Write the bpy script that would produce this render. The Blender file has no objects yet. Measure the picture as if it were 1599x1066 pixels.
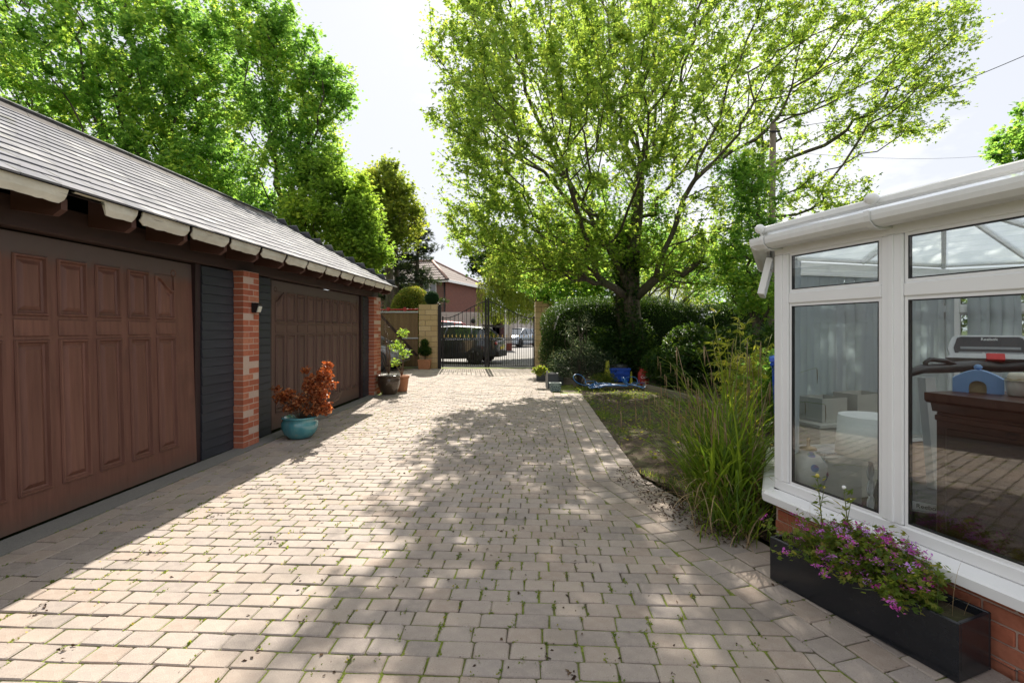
import bpy, math, random
import numpy as np
from mathutils import Vector, Matrix

random.seed(7)
RNG = np.random.default_rng(11)
SC = bpy.context.scene
COL = SC.collection
R = math.radians

# ------------------------------------------------------------ camera, light
FPX, CX, HY, CH = 755.0, 799.5, 514.0, 1.4      # focal length and horizon of the 1599 px photograph
cam_d = bpy.data.cameras.new('camera')
cam = bpy.data.objects.new('camera', cam_d)
COL.objects.link(cam)
cam.location = (0, 0, CH)
cam.rotation_euler = (R(90), 0, 0)
cam_d.sensor_width = 36
cam_d.lens = 36 * FPX / 1599
cam_d.shift_y = -(533 - HY) / 1599
cam_d.clip_start = .05
cam_d.clip_end = 2000
SC.camera = cam

SUN_EL, SUN_AZ = 40.0, -5.5                     # degrees above horizon, degrees right of +Y
w = bpy.data.worlds.new('World'); SC.world = w; w.use_nodes = True
nt = w.node_tree; nt.nodes.clear()
out = nt.nodes.new('ShaderNodeOutputWorld'); bg = nt.nodes.new('ShaderNodeBackground')
sky = nt.nodes.new('ShaderNodeTexSky'); sky.sky_type = 'NISHITA'; sky.sun_disc = False
sky.sun_elevation = R(SUN_EL); sky.sun_rotation = R(SUN_AZ)
sky.air_density = 1.0; sky.dust_density = 1.0; sky.ozone_density = 1.2
tc = nt.nodes.new('ShaderNodeTexCoord')
mp = nt.nodes.new('ShaderNodeMapping'); mp.inputs['Scale'].default_value = (1, 1, 2.6)
mp.inputs['Location'].default_value = (.35, .1, .2)
nz = nt.nodes.new('ShaderNodeTexNoise'); nz.inputs['Scale'].default_value = 2.6; nz.inputs['Detail'].default_value = 7
nz.inputs['Roughness'].default_value = .55
rp = nt.nodes.new('ShaderNodeValToRGB'); rp.color_ramp.elements[0].position = .49; rp.color_ramp.elements[1].position = .62
rp.color_ramp.elements[0].color = (.05, .05, .05, 1); rp.color_ramp.elements[1].color = (1, 1, 1, 1)
mx = nt.nodes.new('ShaderNodeMix'); mx.data_type = 'RGBA'
mx.inputs['B'].default_value = (5.6, 5.6, 5.6, 1)
vl = nt.nodes.new('ShaderNodeMix'); vl.data_type = 'RGBA'; vl.inputs['Factor'].default_value = .94; vl.inputs['B'].default_value = (4.0, 4.12, 4.45, 1)      # thin high veil of cloud
L = nt.links.new
L(tc.outputs['Generated'], mp.inputs['Vector']); L(mp.outputs['Vector'], nz.inputs['Vector'])
L(nz.outputs['Fac'], rp.inputs['Fac']); L(rp.outputs['Color'], mx.inputs['Factor'])
L(sky.outputs['Color'], vl.inputs['A']); L(vl.outputs['Result'], mx.inputs['A']); L(mx.outputs['Result'], bg.inputs['Color'])
bg.inputs['Strength'].default_value = .10
L(bg.outputs['Background'], out.inputs['Surface'])

sd = bpy.data.lights.new('sun', 'SUN'); sd.energy = 4.8; sd.angle = R(.55); sd.color = (1.0, .93, .82)
so = bpy.data.objects.new('sun', sd); COL.objects.link(so)
tosun = Vector((math.sin(R(SUN_AZ)) * math.cos(R(SUN_EL)), math.cos(R(SUN_AZ)) * math.cos(R(SUN_EL)), math.sin(R(SUN_EL))))
so.rotation_euler = tosun.to_track_quat('Z', 'Y').to_euler()
so.location = (0, 0, 30)

vs = SC.view_settings
vs.view_transform = 'Standard'; vs.look = 'None'; vs.gamma = 1; vs.use_curve_mapping = False
vs.exposure = 1.13
SC.cycles.max_bounces = 8; SC.cycles.transparent_max_bounces = 12
SC.cycles.diffuse_bounces = 3; SC.cycles.glossy_bounces = 3; SC.cycles.transmission_bounces = 6
SC.cycles.caustics_reflective = False; SC.cycles.caustics_refractive = False
SC.cycles.use_denoising = True

# ------------------------------------------------------------ helpers
def G(px, py, z=0.0):
    """point at height z under a pixel of the photograph, used once to place things"""
    Y = FPX * (CH - z) / (py - HY)
    return Vector(((px - CX) / FPX * Y, Y, z))
def D(px, py, Y):
    return Vector(((px - CX) / FPX * Y, Y, CH + (HY - py) / FPX * Y))

class MB:
    def __init__(s): s.v = []; s.f = []; s.t = []; s.sm = []
    def add(s, vs_, fs, t=0.0, smooth=False):
        n = len(s.v); s.v += [tuple(p) for p in vs_]
        s.f += [tuple(i + n for i in f) for f in fs]
        s.t += [t] * len(vs_); s.sm += [smooth] * len(fs); return s
    def box(s, a, b, t=0.0, M=None):
        x0, y0, z0 = a; x1, y1, z1 = b
        v = [(x0,y0,z0),(x1,y0,z0),(x1,y1,z0),(x0,y1,z0),(x0,y0,z1),(x1,y0,z1),(x1,y1,z1),(x0,y1,z1)]
        if M: v = [M @ Vector(p) for p in v]
        return s.add(v, [(0,3,2,1),(4,5,6,7),(0,1,5,4),(1,2,6,5),(2,3,7,6),(3,0,4,7)], t)
    def cbox(s, a, b, c=.006, t=0.0, M=None):
        """box with chamfered edges"""
        x0, y0, z0 = a; x1, y1, z1 = b; vs_ = []; 
        for z, i in ((z0, c), (z0 + c, 0), (z1 - c, 0), (z1, c)):
            vs_ += [(x0+i+c, y0+i, z), (x1-i-c, y0+i, z), (x1-i, y0+i+c, z), (x1-i, y1-i-c, z),
                    (x1-i-c, y1-i, z), (x0+i+c, y1-i, z), (x0+i, y1-i-c, z), (x0+i, y0+i+c, z)]
        fs = [tuple(range(7, -1, -1)), tuple(range(24, 32))]
        for k in range(3):
            for j in range(8):
                fs.append((k*8+j, k*8+(j+1) % 8, k*8+8+(j+1) % 8, k*8+8+j))
        if M: vs_ = [M @ Vector(p) for p in vs_]
        return s.add(vs_, fs, t)
    def prism(s, poly, ax, a, b, t=0.0):
        """extrude a 2-D outline along axis ax from a to b"""
        def P(p, h):
            q = list(p); q.insert(ax, h); return tuple(q)
        n = len(poly)
        v = [P(p, a) for p in poly] + [P(p, b) for p in poly]
        f = [tuple(range(n)), tuple(range(2*n-1, n-1, -1))] + [(i, i+n, (i+1) % n + n, (i+1) % n) for i in range(n)]
        return s.add(v, f, t)
    def tube(s, pts, rad, n=8, t=0.0, cap=True, smooth=True):
        pts = [Vector(p) for p in pts]
        if not hasattr(rad, '__len__'): rad = [rad] * len(pts)
        base = len(s.v); up = Vector((0, 0, 1)); prev = None
        for i, p in enumerate(pts):
            d = (pts[min(i+1, len(pts)-1)] - pts[max(i-1, 0)])
            if d.length < 1e-9: d = Vector((0, 0, 1))
            d.normalize()
            if prev is None: x = d.cross(up) if abs(d.z) < .95 else d.cross(Vector((1, 0, 0)))
            else: x = prev - d * prev.dot(d)
            if x.length < 1e-6: x = d.orthogonal()
            x.normalize(); prev = x; y = d.cross(x)
            for k in range(n):
                a = 2 * math.pi * k / n
                s.v.append(tuple(p + (x * math.cos(a) + y * math.sin(a)) * rad[i])); s.t.append(t)
        for i in range(len(pts) - 1):
            for k in range(n):
                a = base + i*n + k; b = base + i*n + (k+1) % n
                s.f.append((a, b, b + n, a + n)); s.sm.append(smooth)
        if cap:
            s.f.append(tuple(base + k for k in range(n-1, -1, -1))); s.sm.append(False)
            m = base + (len(pts)-1) * n
            s.f.append(tuple(m + k for k in range(n))); s.sm.append(False)
        return s
    def lathe(s, prof, n=24, c=(0, 0, 0), t=0.0, wob=0.0):
        base = len(s.v)
        for r, z in prof:
            for k in range(n):
                a = 2 * math.pi * k / n; rr = r * (1 + wob * math.sin(3*a + z*9))
                s.v.append((c[0] + rr*math.cos(a), c[1] + rr*math.sin(a), c[2] + z)); s.t.append(t)
        for i in range(len(prof)-1):
            for k in range(n):
                a = base + i*n + k; b = base + i*n + (k+1) % n
                s.f.append((a, b, b+n, a+n)); s.sm.append(True)
        s.f.append(tuple(base + k for k in range(n-1, -1, -1))); s.sm.append(False)
        m = base + (len(prof)-1)*n
        s.f.append(tuple(m + k for k in range(n))); s.sm.append(False)
        return s
    def ball(s, c, r, n=10, t=0.0):
        r = r if hasattr(r, '__len__') else (r, r, r)
        base = len(s.v); m = n // 2 + 1
        for i in range(m + 1):
            th = math.pi * i / m
            for k in range(n):
                a = 2*math.pi*k/n
                s.v.append((c[0]+r[0]*math.sin(th)*math.cos(a), c[1]+r[1]*math.sin(th)*math.sin(a), c[2]-r[2]*math.cos(th))); s.t.append(t)
        for i in range(m):
            for k in range(n):
                a = base+i*n+k; b = base+i*n+(k+1) % n
                s.f.append((a, b, b+n, a+n)); s.sm.append(True)
        return s
    def xf(s, M):
        s.v = [tuple(M @ Vector(p)) for p in s.v]; return s
    def mesh(s, name, mat):
        m = bpy.data.meshes.new(name); m.from_pydata(s.v, [], s.f)
        m.polygons.foreach_set('use_smooth', s.sm)
        if any(s.t):
            a = m.attributes.new('tint', 'FLOAT', 'POINT'); a.data.foreach_set('value', s.t)
        if mat: m.materials.append(mat)
        return m
    def build(s, name, mat, parent=None, loc=None, rot=None):
        return obj(name, s.mesh(name, mat), parent, loc, rot)

def obj(name, data, parent=None, loc=None, rot=None):
    o = bpy.data.objects.new(name, data); COL.objects.link(o)
    if parent: o.parent = parent
    if loc is not None: o.location = loc
    if rot is not None: o.rotation_euler = rot
    return o
def tag(o, label=None, cat=None, group=None, kind=None):
    if label: o['label'] = label
    if cat: o['category'] = cat
    if group: o['group'] = group
    if kind: o['kind'] = kind
    return o
def thing(name, label, cat, loc=(0, 0, 0), rz=0.0, group=None):
    o = obj(name, None, None, loc, (0, 0, rz)); o.empty_display_size = .1
    return tag(o, label, cat, group)

def np_mesh(name, V, F, mat, tint=None, parent=None, smooth=False):
    """V (n,3); F (m,k) array with the same k"""
    me = bpy.data.meshes.new(name); k = F.shape[1]
    me.vertices.add(len(V)); me.vertices.foreach_set('co', V.astype(np.float32).ravel())
    me.loops.add(F.size); me.loops.foreach_set('vertex_index', F.astype(np.int32).ravel())
    me.polygons.add(len(F)); me.polygons.foreach_set('loop_start', np.arange(0, F.size, k, dtype=np.int32))
    try: me.polygons.foreach_set('loop_total', np.full(len(F), k, dtype=np.int32))
    except Exception: pass
    me.polygons.foreach_set('use_smooth', np.full(len(F), smooth))
    me.update(calc_edges=True)
    if tint is not None:
        a = me.attributes.new('tint', 'FLOAT', 'POINT'); a.data.foreach_set('value', tint.astype(np.float32))
    me.materials.append(mat)
    return obj(name, me, parent)

def rotmats(n, tilt_lo, tilt_hi, rng=RNG):
    """random matrices: leaf x axis points out, tilted by an angle from horizontal (negative droops)"""
    az = rng.uniform(0, 2*np.pi, n); el = np.radians(rng.uniform(tilt_lo, tilt_hi, n)); ro = rng.normal(0, .6, n)
    x = np.stack([np.cos(el)*np.cos(az), np.cos(el)*np.sin(az), np.sin(el)], 1)
    y0 = np.stack([-np.sin(az), np.cos(az), np.zeros(n)], 1); z0 = np.cross(x, y0)
    y = y0*np.cos(ro)[:, None] + z0*np.sin(ro)[:, None]; z = np.cross(x, y)
    return np.stack([x, y, z], 2)
def scatter(TV, TF, pos, rot, scl, tint=None):
    n, m = len(pos), len(TV)
    V = np.einsum('nij,mj->nmi', rot, TV) * np.asarray(scl).reshape(-1, 1, 1) + pos[:, None, :]
    F = TF[None] + (np.arange(n)*m)[:, None, None]
    T = np.repeat(tint if tint is not None else RNG.random(n), m)
    return V.reshape(-1, 3), F.reshape(-1, TF.shape[1]), T
def joinnp(parts):
    Vs, Fs, Ts, o = [], [], [], 0
    for V, F, T in parts:
        Vs.append(V); Fs.append(F + o); Ts.append(T); o += len(V)
    return np.concatenate(Vs), np.concatenate(Fs), np.concatenate(Ts)

def leaflet(x, y, dx, dy, ln, wd, fold=.25):
    """one folded diamond leaf from (x,y) along (dx,dy)"""
    n = math.hypot(dx, dy); dx /= n; dy /= n
    return [(x, y, 0), (x+dx*ln*.45-dy*wd/2, y+dy*ln*.45+dx*wd/2, fold*wd*.5), (x+dx*ln, y+dy*ln, -.12*ln), (x+dx*ln*.45+dy*wd/2, y+dy*ln*.45-dx*wd/2, fold*wd*.5)]
def tmpl(leaves):
    V = []; F = []
    for l in leaves: F.append([len(V), len(V)+1, len(V)+2, len(V)+3]); V += l
    return np.array(V), np.array(F)
T_ASH = tmpl([leaflet(0,0,1,.9,.5,.2), leaflet(.1,0,1,-.9,.5,.2), leaflet(.35,0,1,.7,.5,.2), leaflet(.4,0,1,-.7,.5,.2), leaflet(.6,0,1,.02,.55,.22)])
T_MAP = tmpl([leaflet(0,0,1,1.1,.7,.36), leaflet(0,0,1,-1.1,.7,.36), leaflet(.05,0,1,0,.95,.42)])
T_ONE = tmpl([leaflet(0,0,1,0,1,.5)])
T_NAR = tmpl([leaflet(0,0,1,0,1,.16)])
T_TRI = tmpl([leaflet(0,0,1,.5,.9,.4), leaflet(.15,0,1,-.7,.8,.36), leaflet(.3,0,1,.05,.8,.36)])

# ------------------------------------------------------------ materials
MATS = {}
class NT:
    def __init__(s, name):
        s.m = bpy.data.materials.new(name); s.m.use_nodes = True; s.t = s.m.node_tree
        s.b = s.t.nodes['Principled BSDF']; s.o = s.t.nodes['Material Output']
        s.tc = s.t.nodes.new('ShaderNodeTexCoord')
    def n(s, typ, **kw):
        x = s.t.nodes.new(typ)
        for k, v in kw.items():
            if k in x.inputs: x.inputs[k].default_value = v
            else: setattr(x, k, v)
        return x
    def l(s, a, b): s.t.links.new(a, b)
    def noise(s, scale, detail=4, rough=.55, src='Object', st=None):
        x = s.n('ShaderNodeTexNoise'); x.inputs['Scale'].default_value = scale; x.inputs['Detail'].default_value = detail; x.inputs['Roughness'].default_value = rough
        if st:
            mp = s.n('ShaderNodeMapping'); mp.inputs['Scale'].default_value = st
            s.l(s.tc.outputs[src], mp.inputs['Vector']); s.l(mp.outputs['Vector'], x.inputs['Vector'])
        else: s.l(s.tc.outputs[src], x.inputs['Vector'])
        return x.outputs['Fac']
    def ramp(s, fac, *stops):
        x = s.n('ShaderNodeValToRGB'); e = x.color_ramp.elements
        while len(e) < len(stops): e.new(.5)
        for el, (p, c) in zip(e, stops):
            el.position = p; el.color = (*c, 1) if hasattr(c, '__len__') else (c, c, c, 1)
        s.l(fac, x.inputs['Fac']); return x.outputs['Color']
    def mix(s, f, a, b, mode='MIX'):
        x = s.n('ShaderNodeMix'); x.data_type = 'RGBA'; x.blend_type = mode
        for i, v in (('Factor', f), ('A', a), ('B', b)):
            if hasattr(v, 'is_linked'): s.l(v, x.inputs[i])
            elif i == 'Factor': x.inputs[0].default_value = v
            else: x.inputs[i].default_value = (*v, 1) if len(v) == 3 else v
        return x.outputs['Result']
    def math(s, op, a, b=None):
        x = s.n('ShaderNodeMath'); x.operation = op
        for i, v in enumerate((a, b)):
            if v is None: continue
            if hasattr(v, 'is_linked'): s.l(v, x.inputs[i])
            else: x.inputs[i].default_value = v
        return x.outputs[0]
    def rand(s):
        """a value that differs from piece to piece, per object or per 'tint' of a joined mesh"""
        oi = s.n('ShaderNodeObjectInfo'); at = s.n('ShaderNodeAttribute'); at.attribute_name = 'tint'
        return s.math('FRACT', s.math('ADD', oi.outputs['Random'], at.outputs['Fac']))
    def tint(s):
        at = s.n('ShaderNodeAttribute'); at.attribute_name = 'tint'; return at.outputs['Fac']
    def bump(s, h, st=.4, dist=.01):
        x = s.n('ShaderNodeBump'); x.inputs['Strength'].default_value = st; x.inputs['Distance'].default_value = dist
        s.l(h, x.inputs['Height']); s.l(x.outputs['Normal'], s.b.inputs['Normal'])
    def fin(s, col=None, rough=.7, metal=0, spec=.5):
        if col is not None:
            if hasattr(col, 'is_linked'): s.l(col, s.b.inputs['Base Color'])
            else: s.b.inputs['Base Color'].default_value = (*col, 1)
        if hasattr(rough, 'is_linked'): s.l(rough, s.b.inputs['Roughness'])
        else: s.b.inputs['Roughness'].default_value = rough
        s.b.inputs['Metallic'].default_value = metal
        s.b.inputs['Specular IOR Level'].default_value = spec
        return s.m
def plain(name, col, rough=.6, metal=0, var=.12, scale=14, bump=.15, spec=.5, coat=0):
    n = NT(name); f = n.noise(scale, 5)
    c = n.mix(f, tuple(x*(1-var) for x in col), tuple(min(1, x*(1+var)) for x in col))
    if bump: n.bump(n.noise(scale*4, 4), bump, .004)
    if coat: n.b.inputs['Coat Weight'].default_value = coat; n.b.inputs['Coat Roughness'].default_value = .04
    return n.fin(c, rough, metal, spec)

def m_paver():
    n = NT('paver_concrete'); r = n.rand()
    base = n.ramp(r, (0, (.34,.262,.212)), (.2, (.39,.315,.262)), (.45, (.33,.285,.26)), (.7, (.42,.345,.285)), (.9, (.31,.262,.235)), (1, (.275,.235,.21)))
    big = n.noise(.9, 4); sp = n.noise(160, 3, .7); md = n.noise(22, 5)
    c = n.mix(n.ramp(big, (.35, 0), (.7, 1)), base, n.mix(.45, base, (.24,.205,.18)))
    c = n.mix(n.ramp(md, (.4, 0), (.75, .5)), c, (.43,.37,.31))
    c = n.mix(n.ramp(sp, (.60, 0), (.72, .55)), c, (.62,.60,.57))
    c = n.mix(n.ramp(n.noise(130, 2), (.30, .5), (.38, 0)), c, (.08,.07,.06))
    c = n.mix(n.ramp(n.noise(3.1, 6), (.62, 0), (.76, .4)), c, (.20,.185,.13))
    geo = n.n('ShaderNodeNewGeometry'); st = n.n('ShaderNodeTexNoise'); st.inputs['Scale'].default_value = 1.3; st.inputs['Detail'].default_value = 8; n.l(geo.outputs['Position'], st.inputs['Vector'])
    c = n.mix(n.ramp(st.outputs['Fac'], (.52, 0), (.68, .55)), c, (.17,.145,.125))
    n.bump(n.math('ADD', n.math('MULTIPLY', sp, .5), md), .55, .004)
    return n.fin(c, .85, 0, .3)
def m_joint():
    n = NT('joint_sand_moss')
    c = n.mix(n.ramp(n.noise(2.2, 6), (.36, 0), (.54, 1)), n.ramp(n.noise(60, 4), (.3, (.06,.048,.038)), (.7, (.15,.12,.095))), n.ramp(n.noise(90, 4), (.3, (.10,.13,.02)), (.7, (.24,.29,.05))))
    n.bump(n.noise(120, 5), .9, .01); return n.fin(c, .95, 0, .2)
def m_wood(name, a, b, st, rough=.5, bump=.25, wear=None, src='Object', top=False):
    n = NT(name); g = n.noise(3.0, 6, .65, src, st); r = n.rand()
    c = n.mix(n.ramp(g, (.3, 0), (.72, 1)), a, b)
    c = n.mix(n.math('MULTIPLY', r, .35), c, tuple(x*.6 for x in a))
    if wear: c = n.mix(n.ramp(n.noise(1.7, 5), (.55, 0), (.75, .6)), c, wear)
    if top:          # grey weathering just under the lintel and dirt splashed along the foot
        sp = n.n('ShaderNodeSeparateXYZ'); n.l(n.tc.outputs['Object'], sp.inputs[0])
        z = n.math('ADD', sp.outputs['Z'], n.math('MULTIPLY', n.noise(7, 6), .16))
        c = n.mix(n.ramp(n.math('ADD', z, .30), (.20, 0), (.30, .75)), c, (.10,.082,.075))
        c = n.mix(n.ramp(n.math('ADD', z, 2.06), (.10, .7), (.26, 0)), c, (.10,.075,.06))
    n.bump(g, bump, .006); return n.fin(c, n.ramp(g, (.3, rough*.85), (.7, min(1, rough*1.25))), 0, .45)
def m_brick(name, *cols):
    n = NT(name); k = len(cols)
    c = n.ramp(n.rand(), *[(i/(k-1), x) for i, x in enumerate(cols)])
    c = n.mix(n.ramp(n.noise(30, 5), (.45, 0), (.75, .55)), c, tuple(x*.65 for x in cols[0]))
    c = n.mix(n.ramp(n.noise(7, 4), (.62, 0), (.8, .4)), c, (.42,.33,.28))
    n.bump(n.noise(90, 5), .6, .004); return n.fin(c, .9, 0, .25)
def m_leaf(name, a, b, c3=None, trans=.55, sat=1.0, rough=.45, tr=None):
    """reflecting colour from a to b, the light that comes through is yellower"""
    n = NT(name); t = n.tint()
    stops = [(0, a), (.7, b)] + ([(1, c3)] if c3 else [(1, b)])
    col = n.ramp(t, *stops)
    tcol = n.mix(1.0, col, tr or (4.2, 3.3, 1.5), 'MULTIPLY')
    n.fin(col, rough, 0, .2)
    tl = n.n('ShaderNodeBsdfTranslucent'); n.l(tcol, tl.inputs['Color'])
    ms = n.n('ShaderNodeMixShader'); ms.inputs[0].default_value = trans
    n.l(n.b.outputs[0], ms.inputs[1]); n.l(tl.outputs[0], ms.inputs[2]); n.l(ms.outputs[0], n.o.inputs['Surface'])
    return n.m
def m_glass(name, r0=.07, tint=(.93,.96,.95), rough=.0):
    n = NT(name); lw = n.n('ShaderNodeLayerWeight'); lw.inputs['Blend'].default_value = .5
    p = n.math('POWER', lw.outputs['Facing'], 4.0)
    f = n.math('ADD', n.math('MULTIPLY', p, 1-r0), r0)
    gl = n.n('ShaderNodeBsdfGlossy'); gl.inputs['Roughness'].default_value = rough
    tr = n.n('ShaderNodeBsdfTransparent'); tr.inputs['Color'].default_value = (*tint, 1)
    ms = n.n('ShaderNodeMixShader'); n.l(f, ms.inputs[0]); n.l(tr.outputs[0], ms.inputs[1]); n.l(gl.outputs[0], ms.inputs[2])
    n.l(ms.outputs[0], n.o.inputs['Surface']); return n.m
def m_soil():
    n = NT('soil'); c = n.ramp(n.noise(9, 7), (.3, (.045,.032,.022)), (.55, (.10,.075,.052)), (.75, (.16,.125,.09)))
    c = n.mix(n.ramp(n.noise(1.6, 5), (.54, 0), (.68, .8)), c, n.ramp(n.noise(70, 4), (.3, (.03,.055,.012)), (.7, (.08,.12,.03))))
    n.bump(n.noise(60, 6), 1.0, .02); return n.fin(c, .95, 0, .2)
def m_ground():
    n = NT('far_grass'); c = n.ramp(n.noise(.6, 7), (.3, (.035,.055,.015)), (.7, (.09,.12,.035)))
    n.bump(n.noise(20, 6), .8, .03); return n.fin(c, .95, 0, .2)
def m_asphalt(name='asphalt', lo=.10, hi=.19):
    n = NT(name); c = n.ramp(n.noise(120, 4), (.3, (lo, lo*.97, lo*.92)), (.75, (hi, hi*.96, hi*.9)))
    c = n.mix(n.ramp(n.noise(.9, 5), (.5, 0), (.75, .4)), c, (hi*1.3, hi*1.2, hi*1.05))
    n.bump(n.noise(200, 3), .5, .004); return n.fin(c, .9, 0, .3)
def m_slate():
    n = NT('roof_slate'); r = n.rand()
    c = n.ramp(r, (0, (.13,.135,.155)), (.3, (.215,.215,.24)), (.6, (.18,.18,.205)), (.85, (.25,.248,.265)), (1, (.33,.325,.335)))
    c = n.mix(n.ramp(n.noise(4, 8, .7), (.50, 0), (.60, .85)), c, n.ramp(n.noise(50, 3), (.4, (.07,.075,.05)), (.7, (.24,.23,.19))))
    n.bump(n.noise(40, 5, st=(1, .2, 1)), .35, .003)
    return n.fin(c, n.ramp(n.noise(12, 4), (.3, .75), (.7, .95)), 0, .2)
M = {}
M['paver'] = m_paver(); M['joint'] = m_joint(); M['soil'] = m_soil(); M['ground'] = m_ground()
M['asphalt'] = m_asphalt('asphalt', .16, .27); M['concrete'] = m_asphalt('concrete_strip', .17, .24)
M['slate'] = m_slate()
M['door'] = m_wood('stained_door_wood', (.12,.048,.034), (.215,.096,.068), (9, 9, .7), .50, .3, (.06,.03,.024))
M['door2'] = m_wood('faded_door_wood', (.085,.045,.034), (.155,.085,.066), (9, 9, .7), .6, .3, (.05,.03,.025))
M['door_slab'] = m_wood('weathered_door_frame', (.12,.048,.034), (.215,.096,.068), (9, 9, .7), .50, .3, (.06,.03,.024), top=True)
M['door2_slab'] = m_wood('weathered_far_door_frame', (.085,.045,.034), (.155,.085,.066), (9, 9, .7), .6, .3, (.05,.03,.025), top=True)
M['beam'] = m_wood('dark_beam', (.030,.016,.013), (.060,.030,.024), (6, .5, 6), .65, .35, (.075,.04,.03))
M['plank'] = m_wood('black_stained_plank', (.018,.020,.027), (.042,.045,.058), (6, .6, 6), .5, .3, (.065,.065,.075))
M['jamb'] = m_wood('dark_red_jamb', (.020,.009,.010), (.042,.018,.018), (9, 9, .7), .55)
M['brick'] = m_brick('red_brick', (.40,.12,.065), (.46,.15,.085), (.34,.095,.055), (.50,.20,.12), (.42,.13,.075))
M['mortar'] = plain('mortar', (.50,.37,.30), .95, scale=40, bump=.5)
M['stone'] = m_brick('buff_stone_block', (.44,.32,.17), (.52,.39,.22), (.47,.35,.20), (.56,.43,.26))
M['smortar'] = plain('grey_mortar', (.20,.165,.12), .95, scale=40, bump=.5)
M['felt'] = m_wood('cream_soffit', (.58,.54,.45), (.80,.75,.64), (3, 1, 3), .7, .15, (.30,.28,.20))
M['rafter'] = plain('rafter_wood', (.085,.035,.025), .7)
M['iron'] = plain('black_iron', (.012,.012,.014), .45, .3, bump=.1)
M['gold'] = plain('gold_paint', (.55,.38,.12), .4, .5)
M['upvc'] = plain('white_plastic', (.86,.86,.86), .35, var=.05, scale=3, bump=.03)
M['upvcd'] = m_wood('weathered_white_plastic', (.80,.80,.79), (.87,.87,.86), (1, 6, 1), .4, .05, (.62,.61,.55))
M['rubber'] = plain('black_rubber', (.012,.012,.013), .6)
M['glass'] = m_glass('window_glass', .10); M['dglass'] = m_glass('car_glass', .12, (.25,.28,.30))
M['poly'] = plain('polycarbonate_sheet', (.62,.66,.68), .3, var=.05)
n = NT('vertical_blind_fabric'); n.fin((.74,.77,.79), .8, 0, .2)
tl = n.n('ShaderNodeBsdfTranslucent'); tl.inputs['Color'].default_value = (.78,.82,.85, 1)
ms = n.n('ShaderNodeMixShader'); ms.inputs[0].default_value = .6
n.l(n.b.outputs[0], ms.inputs[1]); n.l(tl.outputs[0], ms.inputs[2]); n.l(ms.outputs[0], n.o.inputs['Surface']); M['blind'] = n.m
n = NT('clear_roof_sheet')
tr = n.n('ShaderNodeBsdfTransparent'); tr.inputs['Color'].default_value = (.88,.90,.92, 1)
tl = n.n('ShaderNodeBsdfTranslucent'); tl.inputs['Color'].default_value = (.85,.88,.90, 1)
ms = n.n('ShaderNodeMixShader'); ms.inputs[0].default_value = .6
n.l(tr.outputs[0], ms.inputs[1]); n.l(tl.outputs[0], ms.inputs[2]); n.l(ms.outputs[0], n.o.inputs['Surface']); M['roofsheet'] = n.m
M['leaf_main'] = m_leaf('fresh_maple_leaf', (.055,.115,.028), (.105,.175,.040), (.16,.225,.05), .64, tr=(4.6, 3.7, 2.1))
M['leaf_ash'] = m_leaf('ash_leaf', (.045,.115,.035), (.10,.19,.05), (.165,.235,.055), .66, tr=(4.4, 3.7, 2.0))
M['leaf_lime'] = m_leaf('lime_green_leaf', (.075,.14,.03), (.125,.20,.04), (.20,.26,.05), .62, tr=(3.5,3.2,1.7))
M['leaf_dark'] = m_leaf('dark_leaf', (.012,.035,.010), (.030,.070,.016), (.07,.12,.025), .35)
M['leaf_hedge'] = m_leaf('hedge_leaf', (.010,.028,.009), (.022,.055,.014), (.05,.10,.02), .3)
M['leaf_hedge2'] = m_leaf('pale_hedge_leaf', (.06,.10,.025), (.12,.17,.035), (.22,.20,.07), .4)
M['leaf_pine'] = m_leaf('pine_needles', (.012,.028,.016), (.025,.050,.025), (.05,.08,.03), .2)
M['leaf_willow'] = m_leaf('willow_leaf', (.075,.12,.03), (.13,.18,.04), (.20,.23,.06), .6, tr=(3.8,3.3,1.7))
M['leaf_rust'] = m_leaf('rust_leaf', (.17,.060,.03), (.42,.16,.06), (.62,.38,.20), .45, tr=(1.7, 1.0, .5))
M['leaf_var'] = m_leaf('grey_green_leaf', (.03,.055,.032), (.065,.095,.058), (.30,.33,.22), .35, tr=(1.4, 1.4, .9))
M['leaf_grass'] = m_leaf('sedge_blade', (.06,.12,.018), (.12,.19,.03), (.30,.26,.09), .45)
M['leaf_straw'] = m_leaf('dry_straw', (.26,.18,.10), (.38,.28,.16), (.45,.36,.22), .35, tr=(1.2, 1.05, .8))
M['leaf_bamboo'] = m_leaf('bamboo_leaf', (.09,.14,.03), (.17,.22,.05), (.30,.31,.09), .5)
M['leaf_flower'] = m_leaf('flower_foliage', (.06,.11,.02), (.12,.18,.035), (.22,.22,.06), .45)
M['petal'] = m_leaf('purple_petal', (.58,.06,.38), (.60,.16,.56), (.62,.38,.78), .35, tr=(1.3, 1.1, 1.3))
M['ivy'] = m_leaf('ivy_leaf', (.012,.035,.010), (.030,.065,.015), (.06,.10,.02), .3)
M['ball'] = m_leaf('box_topiary_leaf', (.008,.030,.014), (.014,.050,.022), (.03,.08,.03), .15)
n = NT('tree_bark'); g = n.noise(5, 7, .7, 'Object', (3, 3, .8))
n.bump(g, .9, .03); M['bark'] = n.fin(n.mix(n.ramp(n.noise(2, 4), (.5, 0), (.65, .6)), n.ramp(g, (.3, (.045,.036,.026)), (.7, (.15,.125,.095))), (.07,.085,.035)), .9, 0, .2)
M['inner'] = plain('hedge_inside', (.018,.030,.010), 1.0, scale=30, bump=.8, spec=0)
M['twig'] = plain('twig_wood', (.13,.085,.055), .8)
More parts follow.
